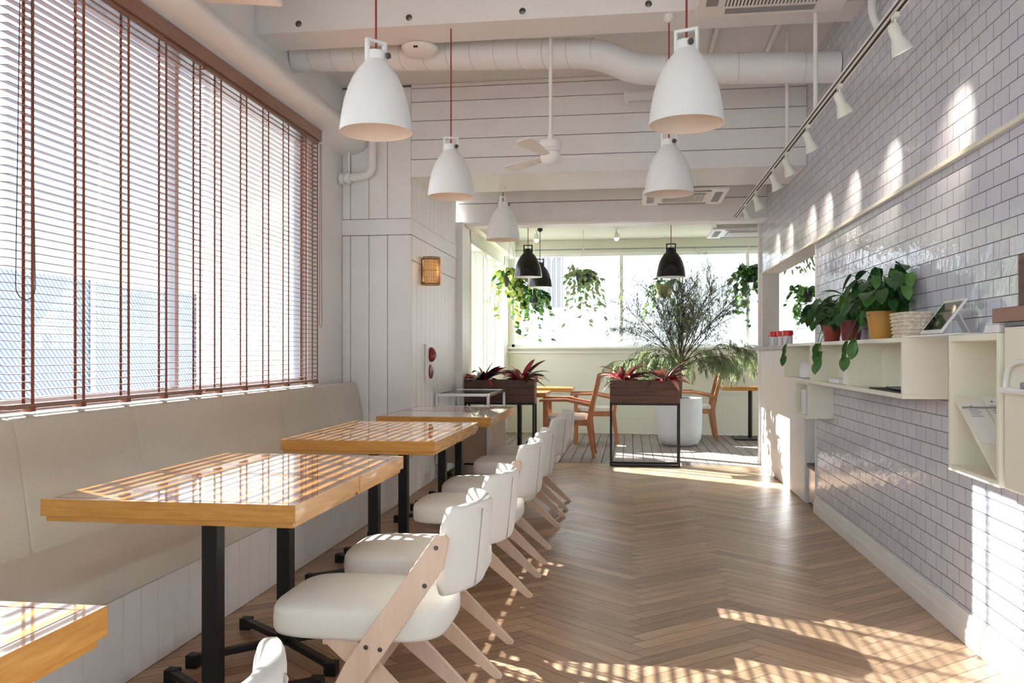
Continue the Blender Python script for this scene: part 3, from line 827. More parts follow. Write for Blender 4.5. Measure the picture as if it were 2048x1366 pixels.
for i, (y, lb) in enumerate(zip(spot_y, lbl)):
    o = SPT if i == 0 else dup(SPT, (0, 0, 0)); o.location = (1.11, y, 2.682); o['label'] = lb; o.scale = (.64, .64, .74)
    L = bpy.data.objects.new('spot_beam', bpy.data.lights.new('spot_beam', 'SPOT')); COL.objects.link(L)
    p = V((1.11, y, 2.60)) + V((.42*.64, .12*.64, -.9*.74))*.135
    L.location = p; d = V((TX, y+.24, 2.20)) - p
    L.rotation_euler = d.to_track_quat('-Z', 'Y').to_euler()
    L.data.energy = 10; L.data.spot_size = math.radians(60); L.data.spot_blend = 1.0; L.data.color = (1, .84, .66); L.data.shadow_soft_size = .015

def room_spot(label, x, y):
    t = thing('ceiling_spotlight', label, 'spotlight', (x, y, 3.0), 0, 'small lit spotlights in the end room')
    MB().tube([(0, 0, 0), (0, 0, -.06)], .012, 8).obj('stem', 'plastic', t)
    MB().lathe([(0, -.05), (.025, -.05), (.035, -.08), (.035, -.13), (.03, -.13)]).obj('lamp_head', 'plastic', t)
    MB().lathe([(.03, -.128), (.028, -.15), (.015, -.165), (0, -.168)]).obj('bulb', 'bulb', t)
room_spot('small lit spotlight in the end room, beside the left black lamp', -1.33, 12.0)
room_spot('small lit spotlight midway along the end room ceiling', -.19, 12.0)
room_spot('small lit spotlight beneath the end room air conditioner', 1.375, 11.3)
o = MB().tube([(-1.77, 12.92, 2.83), (3.9, 12.92, 2.83)], .012, 10).obj('curtain_rail', 'grey_slot')
tag(o, 'thin dark rail spanning the end room above the window', 'rail')

# ------------------------------------------------------------------ wall lamp, alarm
t = thing('wall_lamp', 'lit rattan wall lamp on the boarded column side', 'wall lamp', (-1.9, 7.57, 2.0))
MB().lathe([(0, -.10), (.075, -.10), (.075, .10), (0, .10)], (.075, 0, 0), 24).obj('diffuser', 'glow', t)
m = MB()
R_ = .083
for k in range(34):
    a = 2*PI*k/34; m.tube([(.085+R_*math.cos(a)*.95, R_*math.sin(a), -.125), (.085+R_*math.cos(a), R_*math.sin(a), 0), (.085+R_*math.cos(a)*.95, R_*math.sin(a), .125)], .0035, 5)
for k in range(21):
    z = -.125+.25*k/20; rr = R_*(1-.05*abs(z/.125))
    m.tube([(.085+rr*math.cos(2*PI*j/24), rr*math.sin(2*PI*j/24), z) for j in range(25)], .0042 if k in (0, 10, 20) else .003, 5, False)
m.obj('wicker_shade', 'rattan', t)
MB().box((-.006, -.04, -.11), (.012, .04, .11), .003).obj('wall_plate', 'dark_wood', t)
L = bpy.data.objects.new('wall_lamp_light', bpy.data.lights.new('wall_lamp_light', 'POINT')); COL.objects.link(L)
L.location = (-1.74, 7.57, 2.0); L.data.energy = 1.6; L.data.color = (1, .7, .4); L.data.shadow_soft_size = .06
t = thing('fire_alarm', 'red fire alarm on a white plate low on the column side', 'fire alarm', (-1.899, 7.80, 1.13))
MB().box((0, -.14, -.16), (.02, .14, .20), .004).obj('plate', 'white_marking', t)
MB().lathe([(.07, .0), (.07, .02), (.05, .04), (.02, .055), (0, .057)], (.02, 0, .10), 24, axis=(1, 0, 0)).obj('bell', 'alarm_red', t)
MB().lathe([(.07, .0), (.07, .012), (.045, .022), (0, .026)], (.02, 0, -.06), 24, axis=(1, 0, 0)).obj('call_button', 'alarm_red', t)

# ------------------------------------------------------------------ wall shelves on the tiled wall
def slab(bm, lo, hi): bm.box(lo, hi, .002)
SX = 1.24
sh = thing('display_shelf', 'long cream open wall shelf with three compartments under the plants', 'shelf', (SX, 4.072, 1.036))
D, Ln, Hh, tk = TX-SX-.001, 3.0, .283, .022
MB().box((-.004, -.004, Hh-tk), (D, Ln, Hh), .002).obj('top_board', 'cream_gloss', sh)
MB().box((0, 0, 0), (D, Ln, tk), .002).obj('bottom_board', 'cream_gloss', sh)
MB().box((D-.012, tk, tk), (D, Ln-tk, Hh-tk)).obj('back_panel', 'cream_gloss', sh)
for y in (0, .985, 1.98, Ln-tk): MB().box((0, y, tk), (D-.012 if 0 < y < 2.5 else D, y+tk, Hh-tk), .001).obj('divider', 'cream_gloss', sh)
s2 = thing('hanging_box', 'small cream wall box hanging below the far end of the shelf', 'shelf', (SX+.02, 6.25, .776))
D2 = TX-SX-.021
mb = MB().box((0, 0, 0), (D2, .45, .018), .002).box((0, 0, .24), (D2, .45, .258), .002).box((0, 0, .018), (D2, .018, .24)).box((0, .432, .018), (D2, .45, .24)).box((D2-.01, .018, .018), (D2, .432, .24))
mb.obj('carcass', 'cream_gloss', s2)
o = MB().box((.006, .10, .02), (.012, .25, .20)).obj('flyer', 'paper', s2, 0); 
s3 = thing('brochure_cabinet', 'tall cream wall cabinet with a slanted brochure rack', 'cabinet', (SX, 3.053, .79))
D3, L3, H3 = D, .456, .527
MB().box((0, L3-.022, 0), (D3, L3, H3), .002).obj('side_panel', 'cream_gloss', s3)
MB().box((0, 0, 0), (D3, .022, H3), .002).obj('side_panel', 'cream_gloss', s3)
MB().box((0, .022, H3-.025), (D3, L3-.022, H3), .002).obj('top_board', 'cream_gloss', s3)
MB().box((0, .022, 0), (D3, L3-.022, .022), .002).obj('bottom_board', 'cream_gloss', s3)
MB().box((D3-.01, .022, .022), (D3, L3-.022, H3-.025)).obj('back_panel', 'cream_gloss', s3)
MB().bar((D3/2, .045, .03), (D3/2, L3-.03, .285), D3-.02, .010, up=(0, -.5, .8)).obj('slanted_board', 'cream_gloss', s3)
MB().bar((.006, .335, .252), (D3-.012, .335, .252), .007, .007, bev=.001).obj('front_rail', 'grey_slot', s3)
def brochure(label, x0, x1, l0, hgt):
    sl = V((0, .381, .255)).normalized(); up = V((0, -.255, .381)).normalized()
    k = thing('brochure', label, 'brochure', V((SX+x0, 3.053+.045, .79+.03)) + sl*l0 + up*.0075, 0, 'white brochures in the slanted rack')
    w_ = x1-x0; c = V((w_/2, 0, 0))
    MB().bar(c, c+sl*hgt, w_, .002, up=up).obj('sheet', 'paper', k, 0)
    MB().lathe([(0, .0), (.0045, .0), (.0045, .0006), (0, .0006)], c+V((-w_*.12, 0, 0))+sl*(hgt*.88)+up*.0012, 8, axis=up).obj('flower_mark', 'alarm_red', k, 0)
    m = MB()
    for q in range(4): m.bar(V((w_*.2, 0, 0))+sl*(hgt*(.79-.05*q))+up*.0015, V((w_*(.62+.1*(q % 2)), 0, 0))+sl*(hgt*(.79-.05*q))+up*.0015, .005, .0006, up=up)
    m.obj('printed_line', 'grey_paper', k, 0)
brochure('white brochure on the aisle side of the slanted rack', .018, .098, .17, .25)
brochure('white brochure on the wall side of the slanted rack, standing taller', .102, .182, .17, .285)
# near unit with arched pocket
s4 = thing('end_cabinet', 'pale cabinet cut off by the right edge with an arched white holder', 'cabinet', (SX, 2.30, .79))
MB().box((.012, 0, 0), (D3, .74, .545), .002).obj('body', 'cream_gloss', s4)
m = MB()
m.tube([(.0, .705, .335), (.0, .705, .36), (.0, .692, .395), (.0, .66, .42), (.0, .61, .43), (.0, .2, .43)], .008, 8)
m.box((-.02, .1, .325), (.012, .715, .345), .004); m.obj('arched_holder', 'white_gloss', s4)
MB().box((-.018, .25, .345), (.008, .56, .365), .004).obj('holder_tray', 'grey_slot', s4)
# wooden stand
t = thing('wooden_stand', 'red-brown wooden stand with an upright board at the right edge', 'stand', (1.335, 2.90, 1.352))
MB().box((-.085, -.30, 0), (.10, .235, .05), .003).obj('base', 'brown_wood', t)
MB().box((-.015, -.28, .05), (.01, .20, .235), .003).obj('upright_board', 'dark_wood', t)
o = MB().box((1.245, 2.45, 1.3365), (1.43, 3.03, 1.351), .005).obj('grey_cloth', 'grey_cloth'); tag(o, 'folded grey cloth under the red-brown wooden stand', 'cloth')
o = MB().box((1.25, 3.08, 1.3175), (1.30, 3.19, 1.348), .006).obj('white_case', 'paper'); tag(o, 'small white case beside the folded grey cloth', 'case')

# shelf contents
o = MB().loft([superloop(.07-i, .115-i, z, 4, 32, (1.335, 6.52)) for z, i in ((1.06, .02), (1.064, .004), (1.09, 0), (1.13, .003), (1.16, .01), (1.178, .03))]).obj('rolled_towel', 'paper')
tag(o, 'white folded towels in the farthest compartment of the shelf', 'towel')
o = MB().box((1.28, 5.10, 1.0585), (1.40, 5.33, 1.235), .004).obj('white_box', 'paper'); tag(o, 'upright white box in the middle compartment of the shelf', 'box')
o = MB().box((1.262, 5.36, 1.0585), (1.40, 5.62, 1.088), .006).obj('napkin_pad', 'paper'); tag(o, 'low stack of white napkins in the middle compartment', 'napkins')
o = MB().box((1.262, 4.14, 1.0585), (1.40, 4.70, 1.065), .002).obj('black_folder', 'rubber'); tag(o, 'flat black folder in the nearest compartment of the shelf', 'folder')
o = MB().box((1.27, 4.18, 1.066), (1.36, 4.36, 1.083), .006).obj('black_wallet', 'black'); tag(o, 'small black wallet lying on the flat black folder', 'wallet')
t = thing('pen', 'black pen lying on the flat black folder', 'pen', (1.30, 4.40, 1.072)); MB().tube([(0, 0, 0), (.01, .15, 0)], .005, 8).obj('barrel', 'black', t); MB().tube([(.01, .15, 0), (.011, .165, 0)], [.004, .001], 8).obj('tip', 'chrome', t)

# things on the shelf top (z 1.319)
ZT = 1.319
def pothos(name, label, loc, rpot, hpot, potmat, spread, nleaf, hmax, trail, seed, lmin=.10, lmax=.17, bias=0):
    rnd = random.Random(seed)
    t = thing(name, label, 'potted plant', loc, 0)
    p = MB().lathe([(0, 0), (rpot*.72, 0), (rpot*.78, .01), (rpot*.95, hpot*.8), (rpot, hpot*.8), (rpot, hpot), (rpot*.9, hpot), (rpot*.88, hpot*.86), (0, hpot*.86)], n=28).obj('pot', potmat, t, 35)
    MB().lathe([(0, hpot*.88), (rpot*.87, hpot*.88)]).obj('soil', 'soil', t)
    st = MB(); fo = MB(); fo2 = MB()
    for k in range(nleaf):
        a = rnd.uniform(0, 2*PI); el = rnd.uniform(.15, 1.35)
        rr = spread*rnd.uniform(.45, 1)*math.cos(el)**.6; hz = hpot + hmax*math.sin(el)*rnd.uniform(.5, 1)
        x, y = math.cos(a)*rr*.62, math.sin(a)*rr + bias*min(1, rr*2)
        x = min(x, TX-loc[0]-.06)
        tip = V((x, y, hz)); mid = V((x*.45, y*.45, hpot+(hz-hpot)*.7+.02))
        st.tube([(x*.08, y*.08, hpot*.88), mid, tip], .0022, 5)
        d = V((x, y, .05-.25*rnd.random())); d = d.normalized() if d.length > 1e-3 else V((0, 1, 0))
        if loc[0]+x > TX-.16: d.x = min(d.x, -.05)
        L_ = rnd.uniform(lmin, lmax)
        (fo if rnd.random() < .75 else fo2).leaf(tip, d, L_, L_*.55, rnd.uniform(.5, 1.3), 5, True, .2, rnd.uniform(-.5, .5))
    for (dy, dx, dz) in trail:
        p0 = V((dx*.4, dy*.5, hpot*.9)); p1 = V((dx, dy, .01)); p2 = V((dx-.01, dy*1.02, dz))
        st.tube([p0, (p0+p1)/2+V((0, 0, .05)), p1, p2], .0022, 5)
        for q in range(3):
            pp = p1.lerp(p2, .15+.4*q)
            fo2.leaf(pp, V((-.25, rnd.uniform(-.5, .5), -1)), .085, .06, .2, 5, True, .2, rnd.uniform(-.6, .6))
    st.obj('stem', 'leaf2', t)
    o = fo.obj('foliage', 'leaf', t, 'leaf'); fo2.obj('foliage', 'leaf2', t, 'leaf')
    return t
pothos('pothos_plant', 'leafy green pothos in an ochre pot, the taller of the shelf plants', (1.335, 4.72, ZT), .08, .15, 'ochre', .40, 84, .27, [(.10, -.152, -.10), (-.05, -.15, -.03)], 3, .08, .145, -.08)
pothos('pothos_plant', 'leafy green pothos in a bright red pot on the shelf', (1.335, 5.85, ZT), .062, .115, 'terracotta', .42, 72, .2, [(-.30, -.152, -.14), (.8, -.15, -.10)], 5, .08, .14, .10)
pothos('pothos_plant', 'leafy green pothos in a dark red pot between the other two plants', (1.345, 5.40, ZT), .068, .13, 'darkred', .26, 46, .17, [(.12, -.15, -.12)], 9, .07, .125)
t = thing('wicker_basket', 'bleached wicker basket beside the tablet stand', 'basket', (1.335, 4.26, ZT))
rings = MB()
rings.loft([superloop(.058+.0*k, .115, .002+.0*k, 5, 40) for k in range(2)] if False else [superloop(.055, .112, 0, 5, 40), superloop(.062, .122, .06, 5, 40), superloop(.066, .128, .12, 5, 40), superloop(.058, .12, .12, 5, 40), superloop(.052, .112, .01, 5, 40)])
rings.obj('body', 'basket', t)
m = MB()
for k in range(7):
    z = .008+k*.018; L_ = superloop(.0585+.009*k/6, .1165+.013*k/6, z, 5, 40)
    m.tube(L_+[L_[0]], .0065, 6, False)
m.obj('weave_coil', 'basket', t)
t = thing('tablet_stand', 'white tablet with a dark screen leaning on a white easel stand', 'tablet', (1.335, 3.80, ZT))
p0, p1 = V((-.065, 0, .012)), V((.04, 0, .155)); n2 = V((-.143, 0, .105)).normalized()
MB().bar(p0, p1, .25, .009, up=n2, bev=.003).obj('tablet_body', 'white_gloss', t)
MB().bar(p0+(p1-p0)*.09+n2*.0048, p0+(p1-p0)*.91+n2*.0048, .215, .001, up=n2).obj('screen', 'screen', t, 0)
MB().bar(p0.lerp(p1, .8)-n2*.008, (.085, 0, .008), .06, .006, up=(1, 0, 0), bev=.001).obj('easel_leg', 'white_gloss', t)
MB().box((-.08, -.36, 0), (.095, .33, .007), .002).obj('base', 'white_gloss', t)
# red capped bottles on the counter
for i, (x, y, lb) in enumerate(((1.50, 8.36, 'red-capped clear bottle on the grey counter, nearer one'), (1.49, 8.60, 'red-capped clear bottle on the grey counter, middle one'), (1.46, 8.86, 'red-capped bottle with a side nozzle on the far end of the grey counter'))):
    t = thing('bottle', lb, 'bottle', (x, y, 1.31), 0, 'red-capped bottles on the counter')
    MB().lathe([(0, 0), (.045, 0), (.048, .01), (.048, .09), (.04, .105)], n=20).obj('body', 'paper', t)
    MB().lathe([(.045, .10), (.052, .105), (.052, .145), (.047, .152), (0, .153)], n=20).obj('cap', 'redcap', t)
    if i == 2: MB().tube([(0, .03, .13), (-.02, .09, .125), (-.03, .11, .115)], [.012, .01, .014], 10).obj('nozzle', 'redcap', t)
    m = MB()
    for k in range(6): a = 2*PI*k/6+.3; m.box((.049*math.cos(a)-.003, .049*math.sin(a)-.003, .015), (.049*math.cos(a)+.003, .049*math.sin(a)+.003, .085))
    m.obj('label_stripe', 'grey_paper', t, 0)
# fridge in the recess
t = thing('steel_freezer', 'low steel box with dark top in the recess beside the tiles', 'freezer', (1.54, 7.05, 0))
MB().box((-.08, -.19, .02), (.26, .19, .30), .004).obj('body', 'chrome', t); MB().box((-.085, -.195, .30), (.265, .195, .335), .004).obj('lid', 'black', t)
for sx in (-.06, .24):
    for sy in (-.16, .16): MB().tube([(sx, sy, 0), (sx, sy, .03)], .015, 8).obj('foot', 'rubber', t)

# ------------------------------------------------------------------ steel trolley
t = thing('display_trolley', 'chrome framed glass-top trolley beside the white column', 'trolley', (-1.62, 8.58, 0))
a, b = .255, .52
for sx in (-1, 1):
    for sy in (-1, 1): MB().box((sx*a-.014, sy*b-.014, .16), (sx*a+.014, sy*b+.014, .835), .002).obj('leg', 'chrome', t)
m = MB()
for sx in (-1, 1): m.box((sx*a-.014, -b, .82), (sx*a+.014, b, .848), .002)
for sy in (-1, 1): m.box((-a, sy*b-.014, .82), (a, sy*b+.014, .848), .002)
m.obj('top_frame', 'chrome', t)
MB().box((-a+.014, -b+.014, .835), (a-.014, b-.014, .843)).obj('glass_top', 'glass', t, 0)
MB().box((-a+.0, -b+.0, .17), (a-.0, b-.0, .57), .004).obj('cabinet', 'beige_panel', t)
for sx in (-1, 1):
    for sy in (-1, 1):
        c = MB().lathe([(0, -.012), (.045, -.012), (.05, -.006), (.05, .006), (.045, .012), (0, .012)], (sx*.2, sy*.42, .05), 18, axis=(1, 0, 0)).obj('caster', 'rubber', t)
        MB().box((sx*.2-.02, sy*.42-.025, .07), (sx*.2+.02, sy*.42+.025, .172), .003).obj('caster_fork', 'chrome', c)
# small floor plant by the trolley
t = thing('floor_plant', 'small dark leafy plant on the floor at the foot of the white column', 'potted plant', (-1.72, 7.78, 0))
MB().lathe([(0, 0), (.05, 0), (.065, .09), (.055, .09), (.05, .075), (0, .075)]).obj('pot', 'black_pot', t)
m = MB(); rnd = random.Random(2)
for k in range(22):
    a_ = rnd.uniform(0, 2*PI); m.leaf((0, 0, .07), (math.cos(a_), math.sin(a_), rnd.uniform(.4, 2)), rnd.uniform(.08, .15), .045, 1.0, 4, True)
m.obj('foliage', 'leaf', t, 'leaf')

# ------------------------------------------------------------------ planters with bromeliads
def planter(label, cx, cyy, w_):
    t = thing('planter_box', label, 'planter', (cx, cyy, 0), 0, 'dark wooden planter boxes on black frames')
    a, d = w_/2, .125
    m = MB()
    for k in range(3):
        z = .695+k*.084
        m.box((-a, -d, z), (a, -d+.02, z+.082), .003).box((-a, d-.02, z), (a, d, z+.082), .003)
        m.box((-a, -d+.02, z), (-a+.02, d-.02, z+.082), .003).box((a-.02, -d+.02, z), (a, d-.02, z+.082), .003)
    m.box((-a+.02, -d+.02, .70), (a-.02, d-.02, .715)); m.obj('box', 'dark_wood', t)
    MB().box((-a+.021, -d+.021, .85), (a-.021, d-.021, .915)).obj('soil', 'soil', t, 0)
    r_ = .011
    for sy in (-1, 1):
        y = sy*(d-.012)
        MB().box((-a-.0, y-r_, 0), (-a+2*r_, y+r_, .69), .002).obj('leg', 'black', t); MB().box((a-2*r_, y-r_, 0), (a, y+r_, .69), .002).obj('leg', 'black', t)
        MB().box((-a+2*r_, y-r_, 0), (a-2*r_, y+r_, 2*r_), .002).obj('foot_rail', 'black', t)
    m = MB()
    for sy in (-1, 1): m.box((-a, sy*(d-.012)-r_, .672), (a, sy*(d-.012)+r_, .694), .002)
    for sx in (-1, 1): m.box((sx*(a-r_)-r_, -d+.02, .672), (sx*(a-r_)+r_, d-.02, .694), .002)
    m.obj('top_rail', 'black', t)
    return t
def bromeliad(label, x, y, seed, cols):
    t = thing('bromeliad', label, 'plant', (x, y, .915), 0, 'red-leaved plants in the planter boxes')
    rnd = random.Random(seed); ms = {c: MB() for c in cols}; n = 26
    MB().tube([(0, 0, -.005), (0, 0, .05)], [.03, .02], 10).obj('stem', 'brom_red', t)
    for k in range(n):
        a_ = 2*PI*k/n*2.4+rnd.uniform(-.3, .3); el = rnd.uniform(.35, 1.3) if k > 4 else rnd.uniform(1.2, 2.4)
        c = cols[k % len(cols)]
        ms[c].leaf((math.cos(a_)*.02, math.sin(a_)*.02, .02), (math.cos(a_), math.sin(a_)*.8, el), rnd.uniform(.22, .38), rnd.uniform(.05, .08), rnd.uniform(.7, 1.7), 7, False, .3, rnd.uniform(-.7, .7))
    for c in sorted(set(cols)): ms[c].obj('foliage', c, t, 'leaf')
planter('dark wooden planter box standing free on a black frame at the end of the aisle', .16, 9.42, .76)
planter('dark wooden planter box partly hidden behind the steel trolley', -1.435, 9.31, .785)
bromeliad('red plant at the left end of the free-standing planter', -.06, 9.42, 11, ['brom_red', 'brom_dark', 'brom_pink'])
bromeliad('pink-leaved plant at the right end of the free-standing planter', .38, 9.40, 23, ['brom_pink', 'brom_dark', 'brom_red'])
bromeliad('crimson plant nearest the white column, above the trolley', -1.63, 9.31, 31, ['brom_red', 'brom_dark', 'brom_dark'])
bromeliad('burgundy plant with one upright orange leaf, above the wooden chair', -1.20, 9.30, 44, ['brom_dark', 'brom_pink', 'brom_red'])

# ------------------------------------------------------------------ end room: tall pot with feathery shrub
t = thing('feathery_shrub', 'wide feathery tamarisk shrub in a tall pale pot before the window', 'potted plant', (.66, 11.55, 0))
MB().lathe([(0, 0), (.20, 0), (.245, .03), (.285, .10), (.30, .2), (.305, .55), (.30, .64), (.285, .64), (.28, .58), (0, .58)], n=40).obj('pot', 'pale_pot', t, 35)
MB().lathe([(0, .60), (.283, .60)]).obj('soil', 'soil', t)
rnd = random.Random(77)
tr = MB(); br = MB(); nd = MB(); ng = MB()
tr.tube([(0, 0, .58), (.015, 0, .85), (0, .01, 1.08), (.03, 0, 1.22)], [.03, .025, .022, .02], 8)
def sprig(p, d, L, n, wd, grey):
    for _ in range(n):
        q = p + d*L*rnd.random()
        d3 = (d*.8+V((rnd.uniform(-.7, .7), rnd.uniform(-.7, .7), rnd.uniform(-.6, .35)))).normalized()
        (ng if rnd.random() < grey else nd).leaf(q, d3, rnd.uniform(.045, .10), wd, .6, 2, False, .1)
def grow(p, d, L, r, level, sag, grey):
    n = 7; pts = [p]; dirs = []
    dd = d.copy()
    for i in range(n):
        dd = (dd + V((rnd.uniform(-.13, .13), rnd.uniform(-.13, .13), -sag*(.3+i/n)))).normalized()
        dirs.append(dd.copy()); pts.append(pts[-1]+dd*L/n)
    br.tube(pts, [r*(1-.75*i/n) for i in range(n+1)], 6 if level == 0 else 3)
    if level < 2:
        for i in range(2 if level == 0 else 1, n+1):
            for _ in range(2 if level == 0 else 1):
                a_ = dirs[min(i, n-1)]; s_ = V((rnd.uniform(-1, 1), rnd.uniform(-1, 1), rnd.uniform(-.35, .55))).normalized()
                grow(pts[i], (a_*1.25+s_*.85).normalized(), L*(rnd.uniform(.30, .48) if level == 0 else rnd.uniform(.35, .6)), r*.42, level+1, sag*1.5+.02, grey)
    else:
        for i in range(n): sprig(pts[i], dirs[i], L/n, 2 if grey > .5 else 3, .0065 if grey > .5 else .0075, grey)
for k in range(26):
    a_ = 2*PI*k/26*4+rnd.uniform(-.25, .25)
    droop = k % 4 == 0
    tilt = rnd.uniform(1.0, 1.3) if droop else rnd.uniform(.08, 1.0)
    d = V((math.cos(a_)*math.sin(tilt)*1.3, math.sin(a_)*math.sin(tilt)*.7, math.cos(tilt))).normalized()
    grow(V((.02, 0, 1.0+rnd.uniform(0, .2))), d, rnd.uniform(.72, .9) if droop else rnd.uniform(.82, 1.06), .009, 0, .12 if droop else .012, .15 if droop else .6)
tr.obj('trunk', 'bark', t); br.obj('branch', 'bark', t); nd.obj('foliage', 'needle', t, 'leaf'); ng.obj('foliage', 'needle_grey', t, 'leaf')

# ------------------------------------------------------------------ end room: hanging plants
def hanging(label, x, y, zpot, potr, mats, vines, seed, lsize, ceil=3.0, potmat='black_pot', shape='vine', side=(0, 0)):
    t = thing('hanging_plant', label, 'hanging plant', (x, y, zpot), 0, 'hanging plants along the end window')
    MB().lathe([(0, 0), (potr*.7, 0), (potr, potr*1.5), (potr*.92, potr*1.5), (potr*.85, potr*1.3), (0, potr*1.3)], n=24).obj('pot', potmat, t, 40)
    m = MB()
    for k in range(3):
        a_ = 2*PI*k/3+.4; e = V((math.cos(a_)*potr*1.05, math.sin(a_)*potr*1.05, potr*1.5)); b_ = V((math.cos(a_+1)*potr*.4, math.sin(a_+1)*potr*.4, -.01))
        m.tube([(0, 0, ceil-zpot-.25), e, b_], .004, 5)
    m.tube([(0, 0, ceil-zpot), (0, 0, ceil-zpot-.25)], .005, 6); m.obj('macrame_hanger', 'cord_white', t)
    rnd = random.Random(seed); st = MB(); ms = [MB() for _ in mats]
    for k in range(vines):
        a_ = rnd.uniform(0, 2*PI); rr = potr*rnd.uniform(.9, 3.0); Ld = rnd.uniform(.08, .8)*(1 if rnd.random() < .75 else 1.25)
        top = potr*1.5+rnd.uniform(.02, .22)
        p0 = V((0, 0, potr*1.4)); p1 = V((math.cos(a_)*rr*.6, math.sin(a_)*rr*.6, top)); p2 = V((math.cos(a_)*rr+side[0]*.3, math.sin(a_)*rr, top*.3)); p3 = V((math.cos(a_)*rr*1.05+side[0], math.sin(a_)*rr, top-Ld))
        pts = []
        for i in range(9):
            u = i/8; pts.append(p0*(1-u)**3+p1*3*u*(1-u)**2+p2*3*u*u*(1-u)+p3*u**3)
        st.tube(pts, .0025, 4)
        for i in range(18):
            s_ = rnd.uniform(.12, .999)*8; j = int(s_); q = pts[j].lerp(pts[min(j+1, 8)], s_-j)
            d = V((math.cos(a_)+rnd.uniform(-.9, .9), math.sin(a_)+rnd.uniform(-.9, .9), rnd.uniform(-1.1, .5)))
            L_ = lsize*rnd.uniform(.6, 1.1)
            rnd.choice(ms).leaf(q, d, L_, L_*.75, .7, 4, True, .15, rnd.uniform(-.8, .8))
    st.obj('stem', 'leaf2', t)
    for mm, mt in zip(ms, mats): mm.obj('foliage', mt, t, 'leaf')
    return t
hanging('yellow-green trailing plant nearest the end room left wall', -1.57, 11.0, 2.12, .10, ['leaf_yel', 'leaf_yel', 'leaf2'], 24, 21, .10, 3.0, 'black_pot', side=(-.02, 0))
hanging('ivy hanging behind and below the twin black lamps', -1.40, 12.3, 1.98, .09, ['leaf_ivy', 'leaf', 'leaf_ivy'], 24, 22, .09)
hanging('grey-green plant hanging in a net between the lamps', -.66, 12.0, 2.20, .11, ['leaf_grey', 'leaf_ivy', 'leaf_grey'], 26, 25, .08)
hanging('green trailing plant half hidden by the right partition', 1.70, 12.5, 2.26, .11, ['leaf2', 'leaf_ivy', 'leaf'], 22, 29, .11)
hanging('trailing plant in an olive pot below the single black lamp', .50, 12.6, 2.06, .13, ['leaf2', 'leaf_ivy'], 10, 33, .08, 3.0, plain('olive_pot', (.27, .27, .10), .5))
hanging('green trailing plant seen through the pass-through', 2.45, 12.2, 1.95, .1, ['leaf_ivy', 'leaf2'], 20, 36, .08)
t = thing('dried_bunch', 'small bunch of dried stems hanging at the window divider', 'dried flowers', (-.147, 12.6, 2.06))
m = MB().tube([(0, 0, .05), (0, 0, .94)], .003, 5); rnd = random.Random(4)
m.obj('string', 'cord_white', t); m = MB()
for k in range(26):
    a_ = rnd.uniform(0, 2*PI); m.leaf((0, 0, .07), (math.cos(a_)*.6, math.sin(a_)*.6, -rnd.uniform(.3, 1.6)), rnd.uniform(.1, .24), .012, .6, 3)
m.obj('foliage', 'leaf_grey', t, 'leaf')

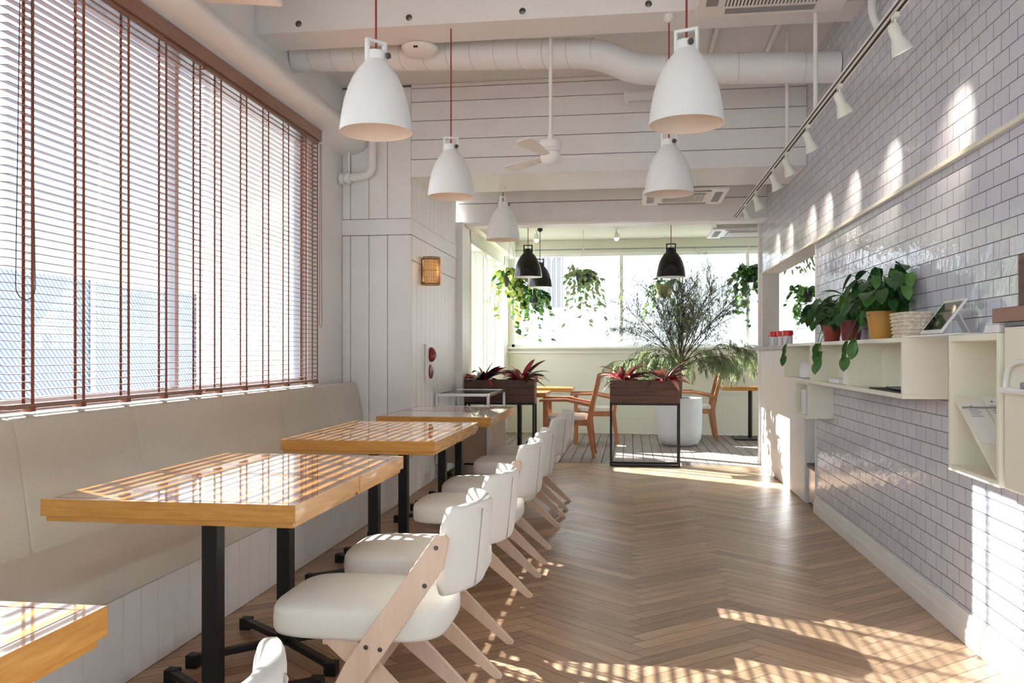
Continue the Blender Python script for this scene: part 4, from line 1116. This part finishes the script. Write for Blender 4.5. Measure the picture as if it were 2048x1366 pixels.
# ------------------------------------------------------------------ end room: teak armchairs and tables
def armchair_proto():
    t = thing('teak_armchair', '', 'chair', (0, 0, 0), 0, 'orange teak armchairs in the end room')
    for s_ in (-1, 1):
        y = s_*.25
        pts = [(.24, .40), (.27, .20), (.31, 0), (.345, 0), (.315, .22), (.295, .42), (.32, .60), (.415, .995), (.37, 1.0), (.265, .58)]
        MB().prism([(p[0], y-.02, p[1]) for p in pts], (0, .04, 0), .004).obj('rear_leg', 'teak', t)
        MB().box((-.27, y-.025, 0), (-.22, y+.025, .66), .005).obj('front_leg', 'teak', t)
        arm = [(-.32, .66), (-.33, .68), (-.30, .695), (0, .70), (.30, .64), (.30, .60), (.0, .665), (-.27, .665)]
        MB().prism([(p[0], y-.035, p[1]) for p in arm], (0, .07, 0), .005).obj('armrest', 'teak', t)
    m = MB().box((-.25, -.24, .38), (-.22, .24, .44), .003).box((.245, -.24, .38), (.275, .24, .44), .003)
    for s_ in (-1, 1): m.box((-.25, s_*.25-.014, .38), (.27, s_*.25+.014, .44), .003)
    m.obj('seat_frame', 'teak', t)
    MB().loft([superloop(.25-i, .235-i, z, 6, 40, (.0, 0)) for z, i in ((.44, .02), (.445, .004), (.47, 0), (.492, .006), (.50, .03))]).obj('cushion', 'fabric', t, 50)
    MB().bar((.315, -.24, .58), (.315, .24, .58), .02, .05, bev=.003).bar((.385, -.24, .93), (.385, .24, .93), .022, .09, bev=.003).obj('back_rail', 'teak', t)
    for k in range(5):
        y = -.16+.08*k; MB().bar((.318, y, .60), (.375, y, .89), .03, .012, up=(1, 0, 0), bev=.002).obj('back_slat', 'teak', t)
    return t
AC = armchair_proto()
for i, (x, y, rz, lb) in enumerate(((-.75, 10.24, 0, 'nearer teak armchair with a white cushion beside the planter'), (-.50, 11.75, .05, 'teak armchair farther back, its rail behind the nearer armchair'), (.90, 12.45, 0, 'teak armchair half hidden behind the tall pale pot'))):
    o = AC if i == 0 else dup(AC, (0, 0, 0)); o.location = (x, y, 0); o.rotation_euler = (0, 0, rz); o['label'] = lb
def small_table(label, x, y, w_, d_):
    t = thing('wooden_table', label, 'table', (x, y, 0), 0, 'wooden tables in the end room')
    MB().box((-w_/2, -d_/2, .71), (w_/2, d_/2, .765), .004).obj('table_top', 'table_edge', t)
    MB().tube([(0, 0, .02), (0, 0, .71)], .03, 14).obj('post', 'black', t)
    MB().box((-.24, -.24, 0), (.24, .24, .02), .006).obj('base_plate', 'black', t)
small_table('orange wooden table behind the left planter, nearer one', -1.36, 10.36, .72, .62)
small_table('orange wooden table behind the left planter, farther one', -1.18, 11.75, .80, .62)
small_table('orange wooden table at the right, by the partition', 1.72, 12.5, .84, .62)
# dark bean curtain over the pass-through
t = thing('dried_garland', 'dark dried foliage hanging at the top of the pass-through', 'dried plant', (2.1, 9.6, 2.0)); rnd = random.Random(8)
m = MB()
for k in range(260):
    p = (rnd.uniform(-.42, .7), rnd.uniform(-.15, .2), rnd.uniform(.15, .5)); m.leaf(p, (rnd.uniform(-1, 1), rnd.uniform(-1, 1), rnd.uniform(-1.5, .2)), .07, .03, .6, 3)
m.obj('foliage', 'leaf_grey', t, 'leaf')
MB().tube([(-.45, 0, .52), (.75, 0, .52)], .01, 8).tube([(-.3, 0, .52), (-.3, 0, 1.0)], .004, 6).tube([(.6, 0, .52), (.6, 0, 1.0)], .004, 6).obj('hanging_rod', 'bark', t)
